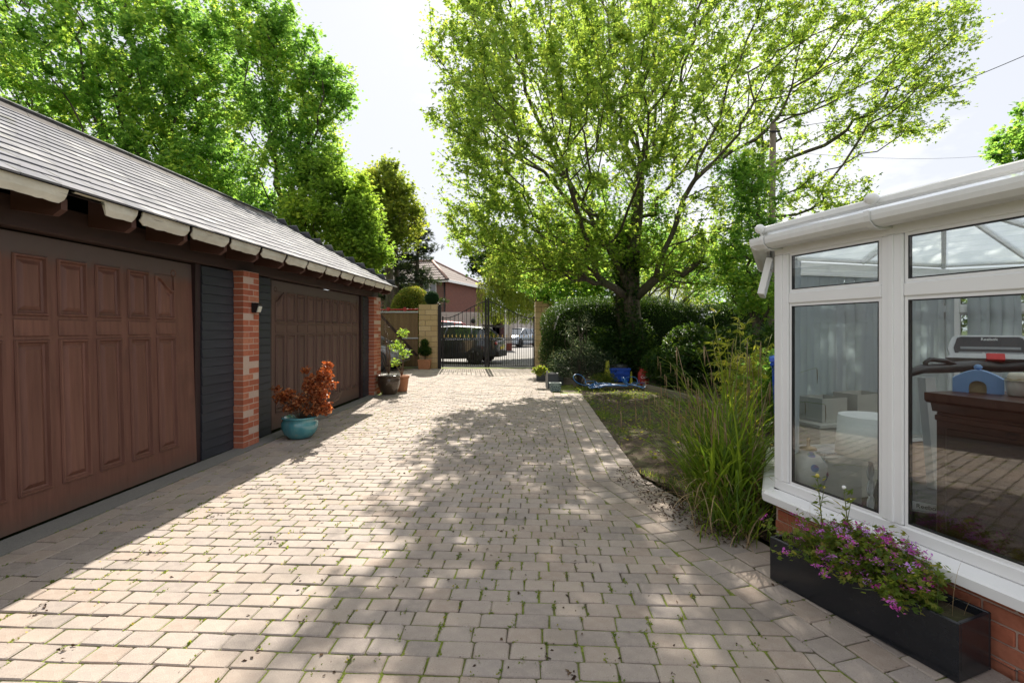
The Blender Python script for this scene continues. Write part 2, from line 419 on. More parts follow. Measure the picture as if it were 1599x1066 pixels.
# ------------------------------------------------------------ ground
tag(MB().add([(-400,-200,-.06),(400,-200,-.06),(400,900,-.06),(-400,900,-.06)], [(0,1,2,3)]).build('ground', M['ground']), kind='structure')
tag(MB().add([(-14,17.55,-.035),(12,17.55,-.035),(16,60,-.035),(-18,60,-.035)], [(0,1,2,3)]).build('road', M['asphalt']), kind='structure')
GA = -math.atan(.0485)                     # heading of the garage and the paving
ORG = Vector((-3.545, 0, 0))
DM = Matrix.Translation(ORG) @ Matrix.Rotation(GA, 4, 'Z')
def loc2w(x, y, z=0): return DM @ Vector((x, y, z))

drive = obj('driveway', None, None, ORG, (0, 0, GA)); tag(drive, kind='structure')
XL, XR = .855, 3.93
def xlim(y): return XR if y > 4.68 else XR + .352 * (4.68 - y)
bed = MB()
bed.add([(.02,-3,-.0065),(7.25,-3,-.0065),(6.18,0,-.0065),(5.36,2.3,-.0065),(4.53,4.78,-.0065),(4.53,10.8,-.0065),(4.3,17.9,-.0065),(-4.2,17.9,-.0065),(-4.2,10.95,-.0065),(.02,10.95,-.0065)],
        [tuple(range(10))])
bed.build('joint_bed', M['joint'], drive)
MB().box((.01,-.5,-.03), (.235,10.3,.004)).build('concrete_strip', M['concrete'], drive)

def quad_paver(c, gap=.0065, h=.020, rnd=.0085, jit=.003, zt=0.0, rg=random):
    """tumbled block from four corners, counter-clockwise"""
    c = [Vector((p[0], p[1])) for p in c]; m = sum(c, Vector((0, 0))) / 4
    o = []
    for i in range(4):
        p, a, b = c[i], c[i-1], c[(i+1) % 4]
        da = (a-p).normalized(); db = (b-p).normalized()
        q = p + (da + db) * gap/2
        r = rnd * rg.uniform(.7, 1.3)
        o += [q + da*r, q + (da+db)*r*.28, q + db*r]
    o = [p + Vector((rg.uniform(-jit, jit), rg.uniform(-jit, jit))) for p in o]
    tx, ty = rg.uniform(-.012, .012), rg.uniform(-.012, .012)
    def zz(p): return zt + (p.x-m.x)*tx + (p.y-m.y)*ty
    v = [(p.x, p.y, -h) for p in o] + [(p.x, p.y, zz(p)-.0045) for p in o]
    for p in o:
        q = p + (m-p).normalized()*.0065; v.append((q.x, q.y, zz(q)))
    f = []
    for k in range(2):
        for i in range(12): f.append((k*12+i, k*12+(i+1) % 12, k*12+12+(i+1) % 12, k*12+12+i))
    f.append(tuple(range(24, 36)))
    return v, f
pieces = []                                # (corners, full)
CP, BL = .109, .159
y = -.5; k = 0
while y < 17.3:
    xr = xlim(y + CP/2); x = XL + (0 if k % 2 else -BL*.5) + (random.uniform(-.02, .02))
    while x < xr - .02:
        a, b = max(x, XL), x + BL*random.choice((1, 1, 1, .93, 1.08)) if random.random() < .6 else x + BL
        nx = b
        full = a == x and abs((b-a) - BL) < 1e-6
        bb0, bb1 = min(b, xlim(y)), min(b, xlim(y+CP))
        if y < 4.68 and (bb0 < b or bb1 < b): full = False
        if min(bb0, bb1) - a > .035:
            if min(b, xr) == xr and xr - b < .04 and y > 4.68: bb0 = bb1 = xr; full = False
            pieces.append(([(a, y), (bb0, y), (bb1, y+CP), (a, y+CP)], full))
        elif pieces and max(bb0, bb1) - a > .0:
            q = pieces[-1][0]; pieces[-1] = ([q[0], (bb0, y), (bb1, y+CP), q[3]], False)
        x = nx
    y += CP; k += 1
for a, b, ln in ((.24,.395,.20), (.395,.55,.2), (.55,.72,.2), (.72,.855,.185)):      # lanes beside the garage
    y = -.6 + random.random()*.1
    while y < 10.8:
        l = ln * random.choice((.8, 1, 1, 1.1)); pieces.append(([(a, y), (b, y), (b, y+l), (a, y+l)], False)); y += l
x0 = -4.0                                                        # yard beyond the garage
y = 10.98; k = 0
while y < 17.3:
    x = x0 + (k % 2)*BL*.5
    while x < XL - .06:
        pieces.append(([(x, y), (min(x+BL, XL), y), (min(x+BL, XL), y+CP), (x, y+CP)], False)); x += BL
    y += CP; k += 1
# border of four courses with its bend
LW = .155; dd = Vector((.332, -.943)).normalized(); nn = Vector((-dd.y, dd.x))      # heading and outward normal of the slanting stretch
if nn.x < 0: nn = -nn
B0 = Vector((XR, 4.68)); mit = (Vector((1, 0)) + nn).normalized(); ms_ = LW / mit.x
for kx in range(4):
    pi, po = B0 + mit*ms_*kx, B0 + mit*ms_*(kx+1)
    y = max(pi.y, po.y) + .03
    pieces.append(([(pi.x, pi.y), (po.x, po.y), (po.x, y), (pi.x, y)], False))
    while y < 10.75:
        l = .112*random.choice((1, 1, 1.25, 1.5)); pieces.append(([(pi.x, y), (po.x, y), (po.x, y+l), (pi.x, y+l)], False)); y += l
    s0 = (po - pi).dot(dd); s = max(0, s0) + .04
    A = lambda t: pi + dd*t
    def Bq(t): return po + dd*(t - s0)
    pieces.append(([tuple(A(s)), tuple(Bq(s)), tuple(po), tuple(pi)], False))
    while s < 4.6:
        l = .15*random.choice((1, 1, 1.15, .9)); pieces.append(([tuple(A(s+l)), tuple(Bq(s+l)), tuple(Bq(s)), tuple(A(s))], False)); s += l
def inview(c):
    p = loc2w(sum(q[0] for q in c)/4, sum(q[1] for q in c)/4)
    if p.y < 1.92: return None
    px = CX + FPX*p.x/p.y
    if px < 5 or px > 1594: return None
    if px > 1195 and p.y < 2.75 and (px-1197) > (2.70-p.y)*370: return None
    return p.y
rank = sorted((d, i) for i, (c, _) in enumerate(pieces) for d in [inview(c)] if d)
near = set(i for _, i in rank[:300])
variants = []
for k in range(10):
    v, f = quad_paver([(-BL/2,-CP/2),(BL/2,-CP/2),(BL/2,CP/2),(-BL/2,CP/2)])
    variants.append(MB().add(v, f, 0.0).mesh('paver', M['paver']))
rest = MB()
for i, (c, full) in enumerate(pieces):
    zt = random.uniform(-.0035, .0035)
    if i in near:
        if full:
            mx_, my_ = sum(q[0] for q in c)/4, sum(q[1] for q in c)/4
            obj('paver', random.choice(variants), drive, (mx_, my_, zt), (0, 0, random.choice((0, math.pi))))
        else:
            mx_, my_ = sum(q[0] for q in c)/4, sum(q[1] for q in c)/4
            v, f = quad_paver([(q[0]-mx_, q[1]-my_) for q in c]); MB().add(v, f).build('paver', M['paver'], drive, (mx_, my_, zt))
    else:
        v, f = quad_paver(c, zt=zt); rest.add(v, f, random.random())
tag(rest.build('paver_field', M['paver'], drive), kind='stuff')

# moss tufts in the joints, crumbs and dead leaves on the blocks
mv = []
for i in np.argsort(RNG.random(len(pieces)))[:5500]:
    c = pieces[i][0]; yy = c[0][1]
    if yy > 8.5: continue
    if math.sin(c[0][0]*2.1+1)+math.sin(yy*1.7+c[0][0])*.8 + (.5 if c[0][0] < 2.4 else -.3) < random.uniform(-1.4, 1.3): continue
    e = random.random()
    q = (c[0][0] + (c[3][0]-c[0][0])*e, c[0][1] + (c[3][1]-c[0][1])*e) if random.random() < .65 else (c[0][0] + (c[1][0]-c[0][0])*e, c[0][1])
    for _ in range(random.randint(5, 14)):
        mv.append(loc2w(q[0]+random.gauss(0, .008), q[1]+random.gauss(0, .02), -.003))
mv = np.array([tuple(p) for p in mv])
V, F, T = scatter(T_TRI[0], T_TRI[1], mv, rotmats(len(mv), 5, 75), RNG.uniform(.006, .016, len(mv)))
tag(np_mesh('moss', V, F, M['leaf_flower'], T), 'bright green moss in the joints of the paving', 'moss', kind='stuff')
dp = []
for _ in range(420):
    yy = random.uniform(1.9, 11)**1.0; xx = random.uniform(.9, 4.4 if yy > 3 else 5)
    for _ in range(random.choice((1, 1, 1, 2, 7))): dp.append(loc2w(xx+random.gauss(0, .02), yy+random.gauss(0, .02), .004))
for _ in range(130):                                   # along the right border
    yy = random.uniform(2.6, 10.5); xx = xlim(yy) + .70 + random.gauss(0, .06); dp.append(loc2w(xx, yy, .004))
dp = np.array([tuple(p) for p in dp])
V, F, T = scatter(T_ONE[0], T_ONE[1], dp, rotmats(len(dp), -12, 25), RNG.uniform(.008, .03, len(dp)))
M['litter'] = m_leaf('dead_leaf', (.035,.022,.014), (.08,.05,.03), (.16,.10,.055), .15, tr=(1.2, 1, .8))
tag(np_mesh('leaf_litter', V, F, M['litter'], T), 'dead leaves and crumbs lying on the paving', 'leaf litter', kind='stuff')

# ------------------------------------------------------------ garage
gar = thing('garage', 'long low garage with slate roof, two brown panelled doors and brick piers', 'garage', ORG, GA)
HB = 2.09
def panel_shape(w_, h_, arch=0):
    """raised and fielded panel, w along y, h along z, proud along +x"""
    mb = MB(); rings = []
    def ring(ins, x):
        n = 7; pts = [(-w_/2+ins, ins), (w_/2-ins, ins)]
        for i in range(n):
            t = i/(n-1); yy = (w_/2-ins) - t*(w_-2*ins)
            s = t if arch < 0 else 1-t
            drop = abs(arch)*(.5-.5*math.cos(math.pi*min(1, max(0, s)))) if arch else 0
            pts.append((yy, h_-ins-drop))
        return [(x, p[0], p[1]) for p in pts]
    prof = ((0, .002), (.006, .014), (.018, .014), (.026, -.0065), (.040, -.012), (.070, .006), (.075, .006))
    vs_ = []; 
    for ins, x in prof: vs_ += ring(min(ins, w_*.4), x)
    m = 9; fs = []
    for k in range(len(prof)-1):
        for i in range(m): fs.append((k*m+i, k*m+(i+1) % m, (k+1)*m+(i+1) % m, (k+1)*m+i))
    fs.append(tuple(range((len(prof)-1)*m, len(prof)*m)))
    return mb.add(vs_, fs)
def garage_door(y0, y1, cols, mat, tilt, label, near_=False):
    d = obj('garage_door', None, gar, (-.055, 0, 2.04), (0, tilt, 0)); d['label'] = label
    hz = -2.04
    w_ = y1-y0; H = 2.075
    mb = MB(); pitch = .3125; ofs = w_ - cols*pitch - (.215 if near_ else .09)
    # slab with recesses: rails and stiles built as separate strips over a backing
    mb.box((-.045, y0, hz+.02), (-.012, y1, hz+H))
    ys = [y0+ofs+pitch*i for i in range(cols)]
    pw = .242
    rows = ((.24, 1.325), (1.495, 1.93))
    # rails
    for a, b in ((.02, rows[0][0]), (rows[0][1], rows[1][0]), (rows[1][1], H)): mb.box((-.0118, y0, hz+a), (0, y1, hz+b))
    # stiles
    edges = [y0] + [q for yy in ys for q in (yy+pitch/2-pw/2, yy+pitch/2+pw/2)] + [y1]
    for i in range(0, len(edges), 2):
        for a, b in rows: mb.box((-.0119, edges[i], hz+a), (-.0004, edges[i+1], hz+b))
    mb.build('slab', M['door_slab'] if mat is M['door'] else M['door2_slab'], d)
    low = panel_shape(pw, rows[0][1]-rows[0][0]).mesh('panel', mat); top = panel_shape(pw, rows[1][1]-rows[1][0]).mesh('panel', mat)
    mid = MB().cbox((-.002, -pw/2, 0), (.008, pw/2, .12), .004).mesh('rail_block', mat)
    ar = {0: panel_shape(pw, rows[1][1]-rows[1][0]-.02, -.13).mesh('panel', mat), cols-1: panel_shape(pw, rows[1][1]-rows[1][0]-.02, .13).mesh('panel', mat)}
    for i, yy in enumerate(ys):
        c = yy+pitch/2
        obj('panel', low, d, (0, c, hz+rows[0][0])); obj('panel', ar.get(i, top), d, (0, c, hz+rows[1][0]))
        obj('rail_block', mid, d, (.0, c, hz+1.35))
    for yy in (ys[0]+.1, ys[-1]+pitch-.1):                      # carved roundels
        rb = MB()
        for q in range(10): 
            a = q*math.pi/5; rb.ball((0, yy+.03*math.cos(a)+(.06 if yy > c-.5 else -.06), hz+1.955+.03*math.sin(a)), (.008, .008, .008), 6)
        rb.build('carving', mat, d)
    return d, hz, ys
d1, hz, ys = garage_door(1.60, 5.06, 10, M['door'], -.030, 'near brown door with its foot standing slightly out', True)
hd = MB(); yy = 3.10
hd.cbox((.004, yy-.05, hz+.125), (.016, yy+.05, hz+.15), .003).cbox((.004, yy-.055, hz+.08), (.012, yy-.045, hz+.14), .002)
hd.tube([(.012, yy-.045, hz+.13), (.04, yy-.045, hz+.09), (.045, yy-.03, hz+.075), (.045, yy+.03, hz+.075), (.04, yy+.045, hz+.09), (.012, yy+.045, hz+.13)], .009)
hd.build('handle', M['iron'], d1)
garage_door(6.56, 9.87, 10, M['door2'], 0, 'far door of greyer faded brown')
# jambs
jb = MB(); jb.box((-.12, 5.062, 0), (-.012, 5.14, HB)); jb.build('jamb', M['jamb'], gar)
jb = MB(); jb.box((-.12, 9.872, 0), (-.004, 9.96, HB)); jb.build('jamb', M['jamb'], gar)
jb = MB(); jb.box((-.12, 6.47, 0), (-.03, 6.558, HB)); jb.build('jamb', M['jamb'], gar)
jb = MB(); jb.box((-.12, 1.51, 0), (-.004, 1.598, HB)); jb.build('jamb', M['jamb'], gar)
# boarding
def siding(y0, y1):
    s = obj('siding', None, gar); g = .1; z = .01
    pm = MB().add([(-.03,y0,0),(-.03,y1,0),(-.03,y1,g),(-.03,y0,g),(.008,y0,0),(.008,y1,0),(.002,y1,g-.006),(.002,y0,g-.006),(-.016,y0,g-.001),(-.016,y1,g-.001)],
                  [(0,1,5,4),(4,5,6,7),(7,6,9,8),(8,9,2,3),(0,4,7,8,3),(1,2,9,6,5),(0,3,2,1)]).mesh('plank', M['plank'])
    while z < HB - .05: obj('plank', pm, s, (random.uniform(-.003, .003), 0, z)); z += g*.985
siding(5.142, 5.68); siding(6.0, 6.468); siding(9.962, 10.28); siding(.9, 1.508)
# brick piers
def pier(y0, y1, x0, x1, z1, parent, mat=None, cm=None, ch=.0725, name='brick_pier', jw=.011, bl=.2):
    s = obj(name, None, parent); mat = mat or M['brick']
    MB().box((x0+.0015, y0+.0015, 0), (x1-.0015, y1-.0015, z1)).build('mortar_core', cm or M['mortar'], s)
    nz_ = int(round(z1/ch)); ch = z1/nz_
    cache = {}
    def bm(lx, ly):
        k = (round(lx, 3), round(ly, 3))
        if k not in cache: cache[k] = MB().box((-lx/2, -ly/2, jw/2), (lx/2, ly/2, ch-jw/2)).mesh('brick', mat)
        return cache[k]
    for i in range(nz_):
        cut = (y0 + (y1-y0)*.64) if i % 2 else (y0 + (y1-y0)*.36)
        for a, b in ((y0, cut-jw/2), (cut+jw/2, y1)):
            obj('brick', bm(x1-x0, b-a), s, ((x0+x1)/2+random.uniform(-.002, .002), (a+b)/2, i*ch))
    return s
pier(5.68, 6.0, -.12, .12, HB, gar)
pier(10.282, 10.72, -.14, .12, HB, gar, ch=.0725)
pier(.5, .9, -.12, .12, HB, gar)
wl = MB(); wl.box((-3.1,.5,0), (-.16,.72,2.25)).box((-3.1,10.5,0), (-.16,10.70,2.25)).box((-3.3,.5,0), (-3.102,10.70,2.25))
wl.build('brick_wall', M['brick'], gar)
MB().box((-3.1,.72,.0), (-.2,10.5,.02)).build('floor_slab', M['concrete'], gar)
MB().cbox((-.10,.4,HB), (.045,10.78,HB+.21), .006).build('beam', M['beam'], gar)
# roof
EX, EZ, RX, RZ = .45, 2.305, -1.55, 3.507
PIT = math.atan2(RZ-EZ, EX-RX); YE, YR = 10.75, 9.25; YB = -1.6
rd = MB(); BX = 2*RX-EX
rd.add([(EX,YB,EZ),(EX,YE,EZ),(RX,YR,RZ),(RX,YB,RZ),(BX,YB,EZ),(BX,YE,EZ)], [(0,1,2,3),(3,2,5,4),(1,5,2)])
rd.xf(Matrix.Translation((0, 0, -.016))).build('roof_deck', M['beam'], gar)
roof = obj('roof', None, gar)
gg = .168; slope_len = (EX-RX)/math.cos(PIT)
def slate_mesh(w_, th=.013, L_=.26):
    return MB().box((-w_/2+.002, 0, 0), (w_/2-.002, L_, th))
sl = []
k = 0; s = 0
nrm = Vector((math.sin(PIT), 0, math.cos(PIT))); upv = Vector((-math.cos(PIT), 0, math.sin(PIT)))
while s < slope_len - .05:
    yend = YE - (YE-YR)*s/slope_len + .01
    y = YB + (k % 2)*.125
    while y < yend - .05:
        w_ = min(.25, yend - y); sl.append((s, y + w_/2, w_)); y += .25
    s += gg; k += 1
# orient: local x -> along y, local y -> up slope, tilted so each slate laps the one below
def slate_M(s, y, side=1):
    t = .055; u = (upv*math.cos(t) - nrm*math.sin(t)); nn_ = u.cross(Vector((0, 1, 0))); 
    X = Vector((0, 1, 0)); Z = X.cross(u)
    p = Vector((EX+.01, y, EZ)) + upv*(s-.012) + nrm*(.024 + random.uniform(0, .002))
    m = Matrix((X, u, Z)).transposed().to_4x4(); m.translation = p; return m
def slate_px(s, y):
    p = DM @ (Vector((EX, y, EZ)) + upv*s); 
    return p.y if p.y > 1 and CX+FPX*p.x/p.y > -5 else None
order = sorted((d, i) for i, (s, y, w_) in enumerate(sl) for d in [slate_px(s, y)] if d)
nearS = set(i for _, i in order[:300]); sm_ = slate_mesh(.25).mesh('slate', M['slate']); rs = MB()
for i, (s, y, w_) in enumerate(sl):
    m = slate_M(s, y)
    if i in nearS and w_ > .249:
        o = obj('slate', sm_, roof); o.matrix_local = m @ Matrix.Rotation(random.gauss(0, .02), 4, 'Z') @ Matrix.Translation((0, random.gauss(0, .004), 0))
    else:
        rs.t0 = 0; b = slate_mesh(w_); b.xf(m @ Matrix.Rotation(random.gauss(0, .012), 4, 'Z')); rs.add(b.v, b.f, random.random())
# hip end and rear slope
hipL = math.hypot(YE-YR, RZ-EZ); hu = Vector((0, -(YE-YR)/hipL, (RZ-EZ)/hipL)); 
s = 0
while s < hipL - .05:
    f_ = s/hipL; a, b = RX-(EX-RX)*(1-f_), EX-(EX-RX)*f_
    x = a
    while x < b-.05:
        w_ = min(.25, b-x); m = Matrix((Vector((-1,0,0)), hu, Vector((-1,0,0)).cross(hu))).transposed().to_4x4(); m.translation = Vector((x+w_/2, YE+.03, EZ+.02)) + hu*(s-.02)
        q = slate_mesh(w_); q.xf(m); rs.add(q.v, q.f, random.random()); x += .25
    s += gg
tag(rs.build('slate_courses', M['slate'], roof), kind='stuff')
M['ridge'] = plain('ridge_tile_clay', (.10,.085,.08), .85, var=.4, scale=8, bump=.5)
rt = MB(); prof = [(.0,.0)]
def ridge_tile(p0, p1):
    p0, p1 = Vector(p0), Vector(p1); d = (p1-p0); ln = d.length; d.normalize(); x = d.cross(Vector((0,0,1))).normalized(); z = x.cross(d)
    mb = MB(); pr = [(-.12,-.05),(-.08,.012),(-.03,.045),(.03,.045),(.08,.012),(.12,-.05),(.105,-.06),(.0,.02),(-.105,-.06)]
    v = [(p + x*a + z*b) for p in (p0, p1) for a, b in pr]; n_ = 9
    f = [tuple(range(n_)), tuple(range(2*n_-1, n_-1, -1))] + [(i, i+n_, (i+1) % n_+n_, (i+1) % n_) for i in range(n_)]
    return mb.add(v, f)
y = YB
while y < YR: ridge_tile((RX, y, RZ+.02+random.uniform(-.004,.004)), (RX, min(y+.295, YR+.02), RZ+.02)).build('ridge_tile', M['ridge'], roof); y += .3
hp0, hp1 = Vector((EX+.02, YE+.02, EZ+.03)), Vector((RX, YR, RZ+.03)); n_ = 9
M['hip'] = plain('hip_slate', (.22,.20,.19), .8, var=.3, scale=12, bump=.4)
hp0 = Vector((BX, YE+.02, EZ+.03))
for i in range(n_): ridge_tile(hp0.lerp(hp1, i/n_), hp0.lerp(hp1, (i+.97)/n_)).xf(Matrix.Translation((0,0,-.055))).build('hip_tile', M['hip'], roof)
# rear slope plain sheet of slates
q = MB(); s = 0
while s < slope_len-.05:
    y = YB; yend = YE - (YE-YR)*s/slope_len
    while y < yend-.05:
        w_ = min(.5, yend-y); u = Vector((math.cos(PIT), 0, math.sin(PIT))); m = Matrix((Vector((0,-1,0)), u, Vector((0,-1,0)).cross(u))).transposed().to_4x4()
        m.translation = Vector((BX, y+w_/2, EZ+.02)) + u*(s-.02); b = slate_mesh(w_); b.xf(m); q.add(b.v, b.f, random.random()); y += .5
    s += gg
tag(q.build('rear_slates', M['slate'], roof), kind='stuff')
# rafter tails and the ragged cream soffit between them
ry = [3.25+.56*i for i in range(-6, 14)]
tail = MB().prism([(.046, 2.175), (.36, 2.12), (.37, 2.26), (.046, 2.42)], 1, -.024, .024)
tail = MB().prism([(.046, 2.20), (.34, 2.155), (.40, 2.195), (.40, 2.27), (.046, 2.46)], 1, -.022, .022).mesh('rafter_tail', M['rafter'])
for y in ry:
    if y < 10.7: obj('rafter_tail', tail, gar, (0, y, 0))
def flap(y0, y1, z0, miss=0):
    n_ = 14; v = []; rg = random
    for i in range(n_+1):
        t = i/n_; e = min(t, 1-t)*(y1-y0); up = .0 if e > .035 else .03*(1-e/.035)**2
        if miss and t < miss: up = .10
        wob = rg.uniform(-.004, .004)
        zb = z0 + up + wob; yy = y0+(y1-y0)*t; 
        sg = .006*math.sin(yy*9)+.004*math.sin(yy*31); v += [(.456, yy, EZ+.016), (.448+sg, yy, (EZ+zb)/2), (.430+sg, yy, zb), (.420+sg, yy, zb+.002), (.438+sg, yy, (EZ+zb)/2), (.444, yy, EZ+.016)]
    f = []
    for i in range(n_):
        for k in range(6): f.append((i*6+k, i*6+(k+1) % 6, i*6+6+(k+1) % 6, i*6+6+k))
    f += [tuple(range(5, -1, -1)), tuple(range(n_*6, n_*6+6))]
    return MB().add(v, f, 0, False)
for i, y in enumerate(ry[:-1]):
    if y+.56 > 10.9: continue
    flap(y+.024, min(y+.536, 10.7), 2.222, .45 if i == 6 else 0).build('soffit_board', M['felt'], gar)
# security light on the pier
lt = thing('wall_light', 'small black wall light with glass front on the brick pier', 'wall light', loc2w(.125, 5.88, 1.66), GA)
MB().cbox((0,-.045,-.06), (.02,.045,.06), .004).build('back_plate', M['iron'], lt)
MB().prism([(.02,-.055),(.055,-.06),(.085,.045),(.05,.06),(.02,.055)], 1, -.045, .045).build('housing', M['iron'], lt)
M['lens'] = plain('frosted_lens', (.55,.55,.48), .2); MB().prism([(.050,-.055),(.062,-.052),(.082,.015),(.072,.02)], 1, -.035, .035).xf(Matrix.Translation((.006,0,0))).build('lens', M['lens'], lt)
# ------------------------------------------------------------ conservatory
FDIR = Vector((.2785, -.9604)).normalized()               # along the front, towards the camera
def rot2(v, deg): a = R(deg); return Vector((v.x*math.cos(a)-v.y*math.sin(a), v.x*math.sin(a)+v.y*math.cos(a)))
P1 = Vector((1.696, 3.12)); P0 = P1 + FDIR*4.3
d2 = rot2(-FDIR, -45); d3 = rot2(-FDIR, -90); d4 = rot2(-FDIR, -135)
P2 = P1 + d2*1.25; P3 = P2 + d3*2.1; P4 = P3 + d4*1.25; P5 = P4 + FDIR*4.3
con = thing('conservatory', 'white framed conservatory on a low red brick wall with a pale gutter', 'conservatory')
def wall_M(A, B):
    """local x runs from A to B reversed so that y points out of the room"""
    d = (B-A).normalized(); x = -d; y = Vector((-x.y, x.x))
    m = Matrix(((x.x, y.x, 0, A.x), (x.y, y.y, 0, A.y), (0, 0, 1, 0), (0, 0, 0, 1))); return m
ZS, ZT, ZH = .375, 1.56, 1.93
def cwall(A, B, panes, transom=True, openlight=None, bricks=True, blind=0):
    m = wall_M(A, B); Ln = (B-A).length
    fr = MB()
    def bx(x0, y0, z0, x1, y1, z1, c=.006): fr.cbox((-x1, y0, z0), (-x0, y1, z1), c)
    edges = [0] + [q for p in panes for q in p] + [Ln]
    bx(.001, -.06, ZS+.001, Ln-.001, 0, ZS+.062); bx(.001, -.06, 1.872, Ln-.001, 0, ZH)
    for i in range(0, len(edges), 2):
        a, b = edges[i], edges[i+1]
        if b-a > .004:
            bx(a+.002, -.062, ZS+.0625, b-.002, .0015, 1.8715)
            if b-a > .1: bx((a+b)/2-.012, -.01, ZS+.064, (a+b)/2+.012, .010, 1.87, .003)
    for a, b in panes:
        if transom: bx(a-.001, -.058, ZT, b+.001, -.0005, ZT+.07)
        for z0, z1 in (((ZS+.062, ZT), (ZT+.07, 1.872)) if transom else ((ZS+.062, 1.872),)):   # stepped bead
            for q in ((a+.001, z0, a+.016, z1), (b-.016, z0, b-.001, z1), (a+.016, z0+.0005, b-.016, z0+.016), (a+.016, z1-.016, b-.016, z1-.0005)):
                fr.box((-q[2], -.03, q[1]), (-q[0], -.010, q[3]))
    fr.xf(m).build('frame', M['upvc'], con)
    for a, b in panes:
        for z0, z1 in (((ZS+.062, ZT), (ZT+.07, 1.872)) if transom else ((ZS+.062, 1.872),)):
            if openlight and z0 > 1 and a >= openlight[0]-.01 and b <= openlight[1]+.01: continue
            p = MB().box((-b+.0165, -.028, z0+.0165), (-a-.0165, -.010+.0, z1-.0165)).xf(m).build('pane', M['glass'], con)
            g = MB(); w_ = .006
            g.box((-b+.016, -.029, z0+.016), (-b+.016+w_, -.0095, z1-.016)); g.box((-a-.016-w_, -.029, z0+.016), (-a-.016, -.0095, z1-.016))
            g.box((-b+.016+w_, -.029, z0+.016), (-a-.016-w_, -.0096, z0+.016+w_)); g.box((-b+.016+w_, -.029, z1-.016-w_), (-a-.016-w_, -.0096, z1-.016))
            g.xf(m).build('gasket', M['rubber'], p)
    MB().prism([(-.10,ZS),(-.10,ZS-.03),(.045,ZS-.045),(.055,ZS-.075),(.072,ZS-.075),(.074,ZS-.030),(.062,ZS-.018),(.004,ZS)], 0, -Ln-.02, .02).xf(m).build('sill', M['upvc'], con)
    dw = obj('dwarf_wall', None, con); dw.matrix_local = m
    MB().box((-Ln, -.098, -.02), (0, -.012, ZS-.04)).build('mortar_core', M['mortar'], dw)
    if bricks:
        bm = MB().cbox((-.1035, -.10, .0045), (.1035, -.004, .068), .003).mesh('brick', M['brick'])
        for i in range(5):
            x = .02 if i % 2 else -.08
            while x < Ln-.02:
                a, b = max(x, 0), min(x+.207, Ln)
                if b-a > .205: obj('brick', bm, dw, (-(a+b)/2, random.uniform(-.002,.002), i*.0725-.04))
                elif b-a > .03: MB().cbox((-b, -.10, .0045), (-a, -.004, .068), .003).build('brick', M['brick'], dw, (0, 0, i*.0725-.04))
                x += .2165
    # gutter
    ext = .06
    MB().prism([(a_, ZH-.018+(z_)*.78) for a_, z_ in ((.03,.005),(.03,.085),(.05,.085),(.05,.02),(.115,.02),(.128,.045),(.13,.088),(.145,.088),(.145,.06),(.140,.03),(.115,.002),(.09,-.006),(.05,-.004))], 0, -Ln-(ext if (B-P0).length < .01 else ext), ext).xf(m).build('gutter', M['upvcd'], con)
    MB().cbox((-Ln, -.04, ZH+.001), (0, .028, ZH+.06), .004).xf(m).build('fascia', M['upvcd'], con)
    return m
m1 = cwall(P1, P0, [(.105, .675), (.785, 2.30), (2.41, 4.2)])
for x in (.05, .72, 1.6, 2.4):
    c = -x; bk = MB(); bk.prism([(a_, ZH-.018+(z_-ZH)*.78) for a_, z_ in ((.0,ZH-.012),(.0,ZH+.001),(.06,ZH-.004),(.09,ZH-.010),(.118,ZH-.003),(.146,ZH+.028),(.152,ZH+.062),(.152,ZH+.092),(.156,ZH+.092),(.158,ZH+.06),(.150,ZH+.024),(.122,ZH-.010),(.09,ZH-.020),(.06,ZH-.020))], 0, c-.014, c+.014)
    bk.xf(m1).build('gutter_bracket', M['upvcd'], con)
m2 = cwall(P1, P2, [(.07, .60), (.66, 1.18)], bricks=False) if False else None
def cwall_r(A, B, panes, **kw): return cwall(A, B, panes, bricks=False, **kw)
# the other walls run the other way round the room, so pass the ends swapped to keep y pointing outwards
m2 = cwall_r(P2, P1, [(.08, .60), (.66, 1.17)], openlight=(.66, 1.17))
m3 = cwall_r(P3, P2, [(.08, 1.0), (1.07, 2.02)])
m4 = cwall_r(P4, P3, [(.08, .60), (.66, 1.17)])
m5 = cwall_r(P5, P4, [(.10, 1.4), (1.47, 2.8), (2.87, 4.2)])
# open fanlight on the side, hinged at its top
ol = MB(); w0, w1 = -1.17, -.66; hgt = .245
ol.cbox((w0, -.02, -hgt), (w0+.03, .02, 0), .003).cbox((w1-.03, -.02, -hgt), (w1, .02, 0), .003).cbox((w0+.03, -.02, -hgt), (w1-.03, .02, -hgt+.03), .003).cbox((w0+.03, -.02, -.03), (w1-.03, .02, 0), .003)
om = m2 @ Matrix.Translation((0, .03, 1.875)) @ Matrix.Rotation(R(13), 4, 'X')
s_ = ol.xf(om).build('open_fanlight', M['upvc'], con)
MB().box((w0+.03, -.006, -hgt+.03), (w1-.03, .006, -.03)).xf(om).build('pane', M['glass'], s_)
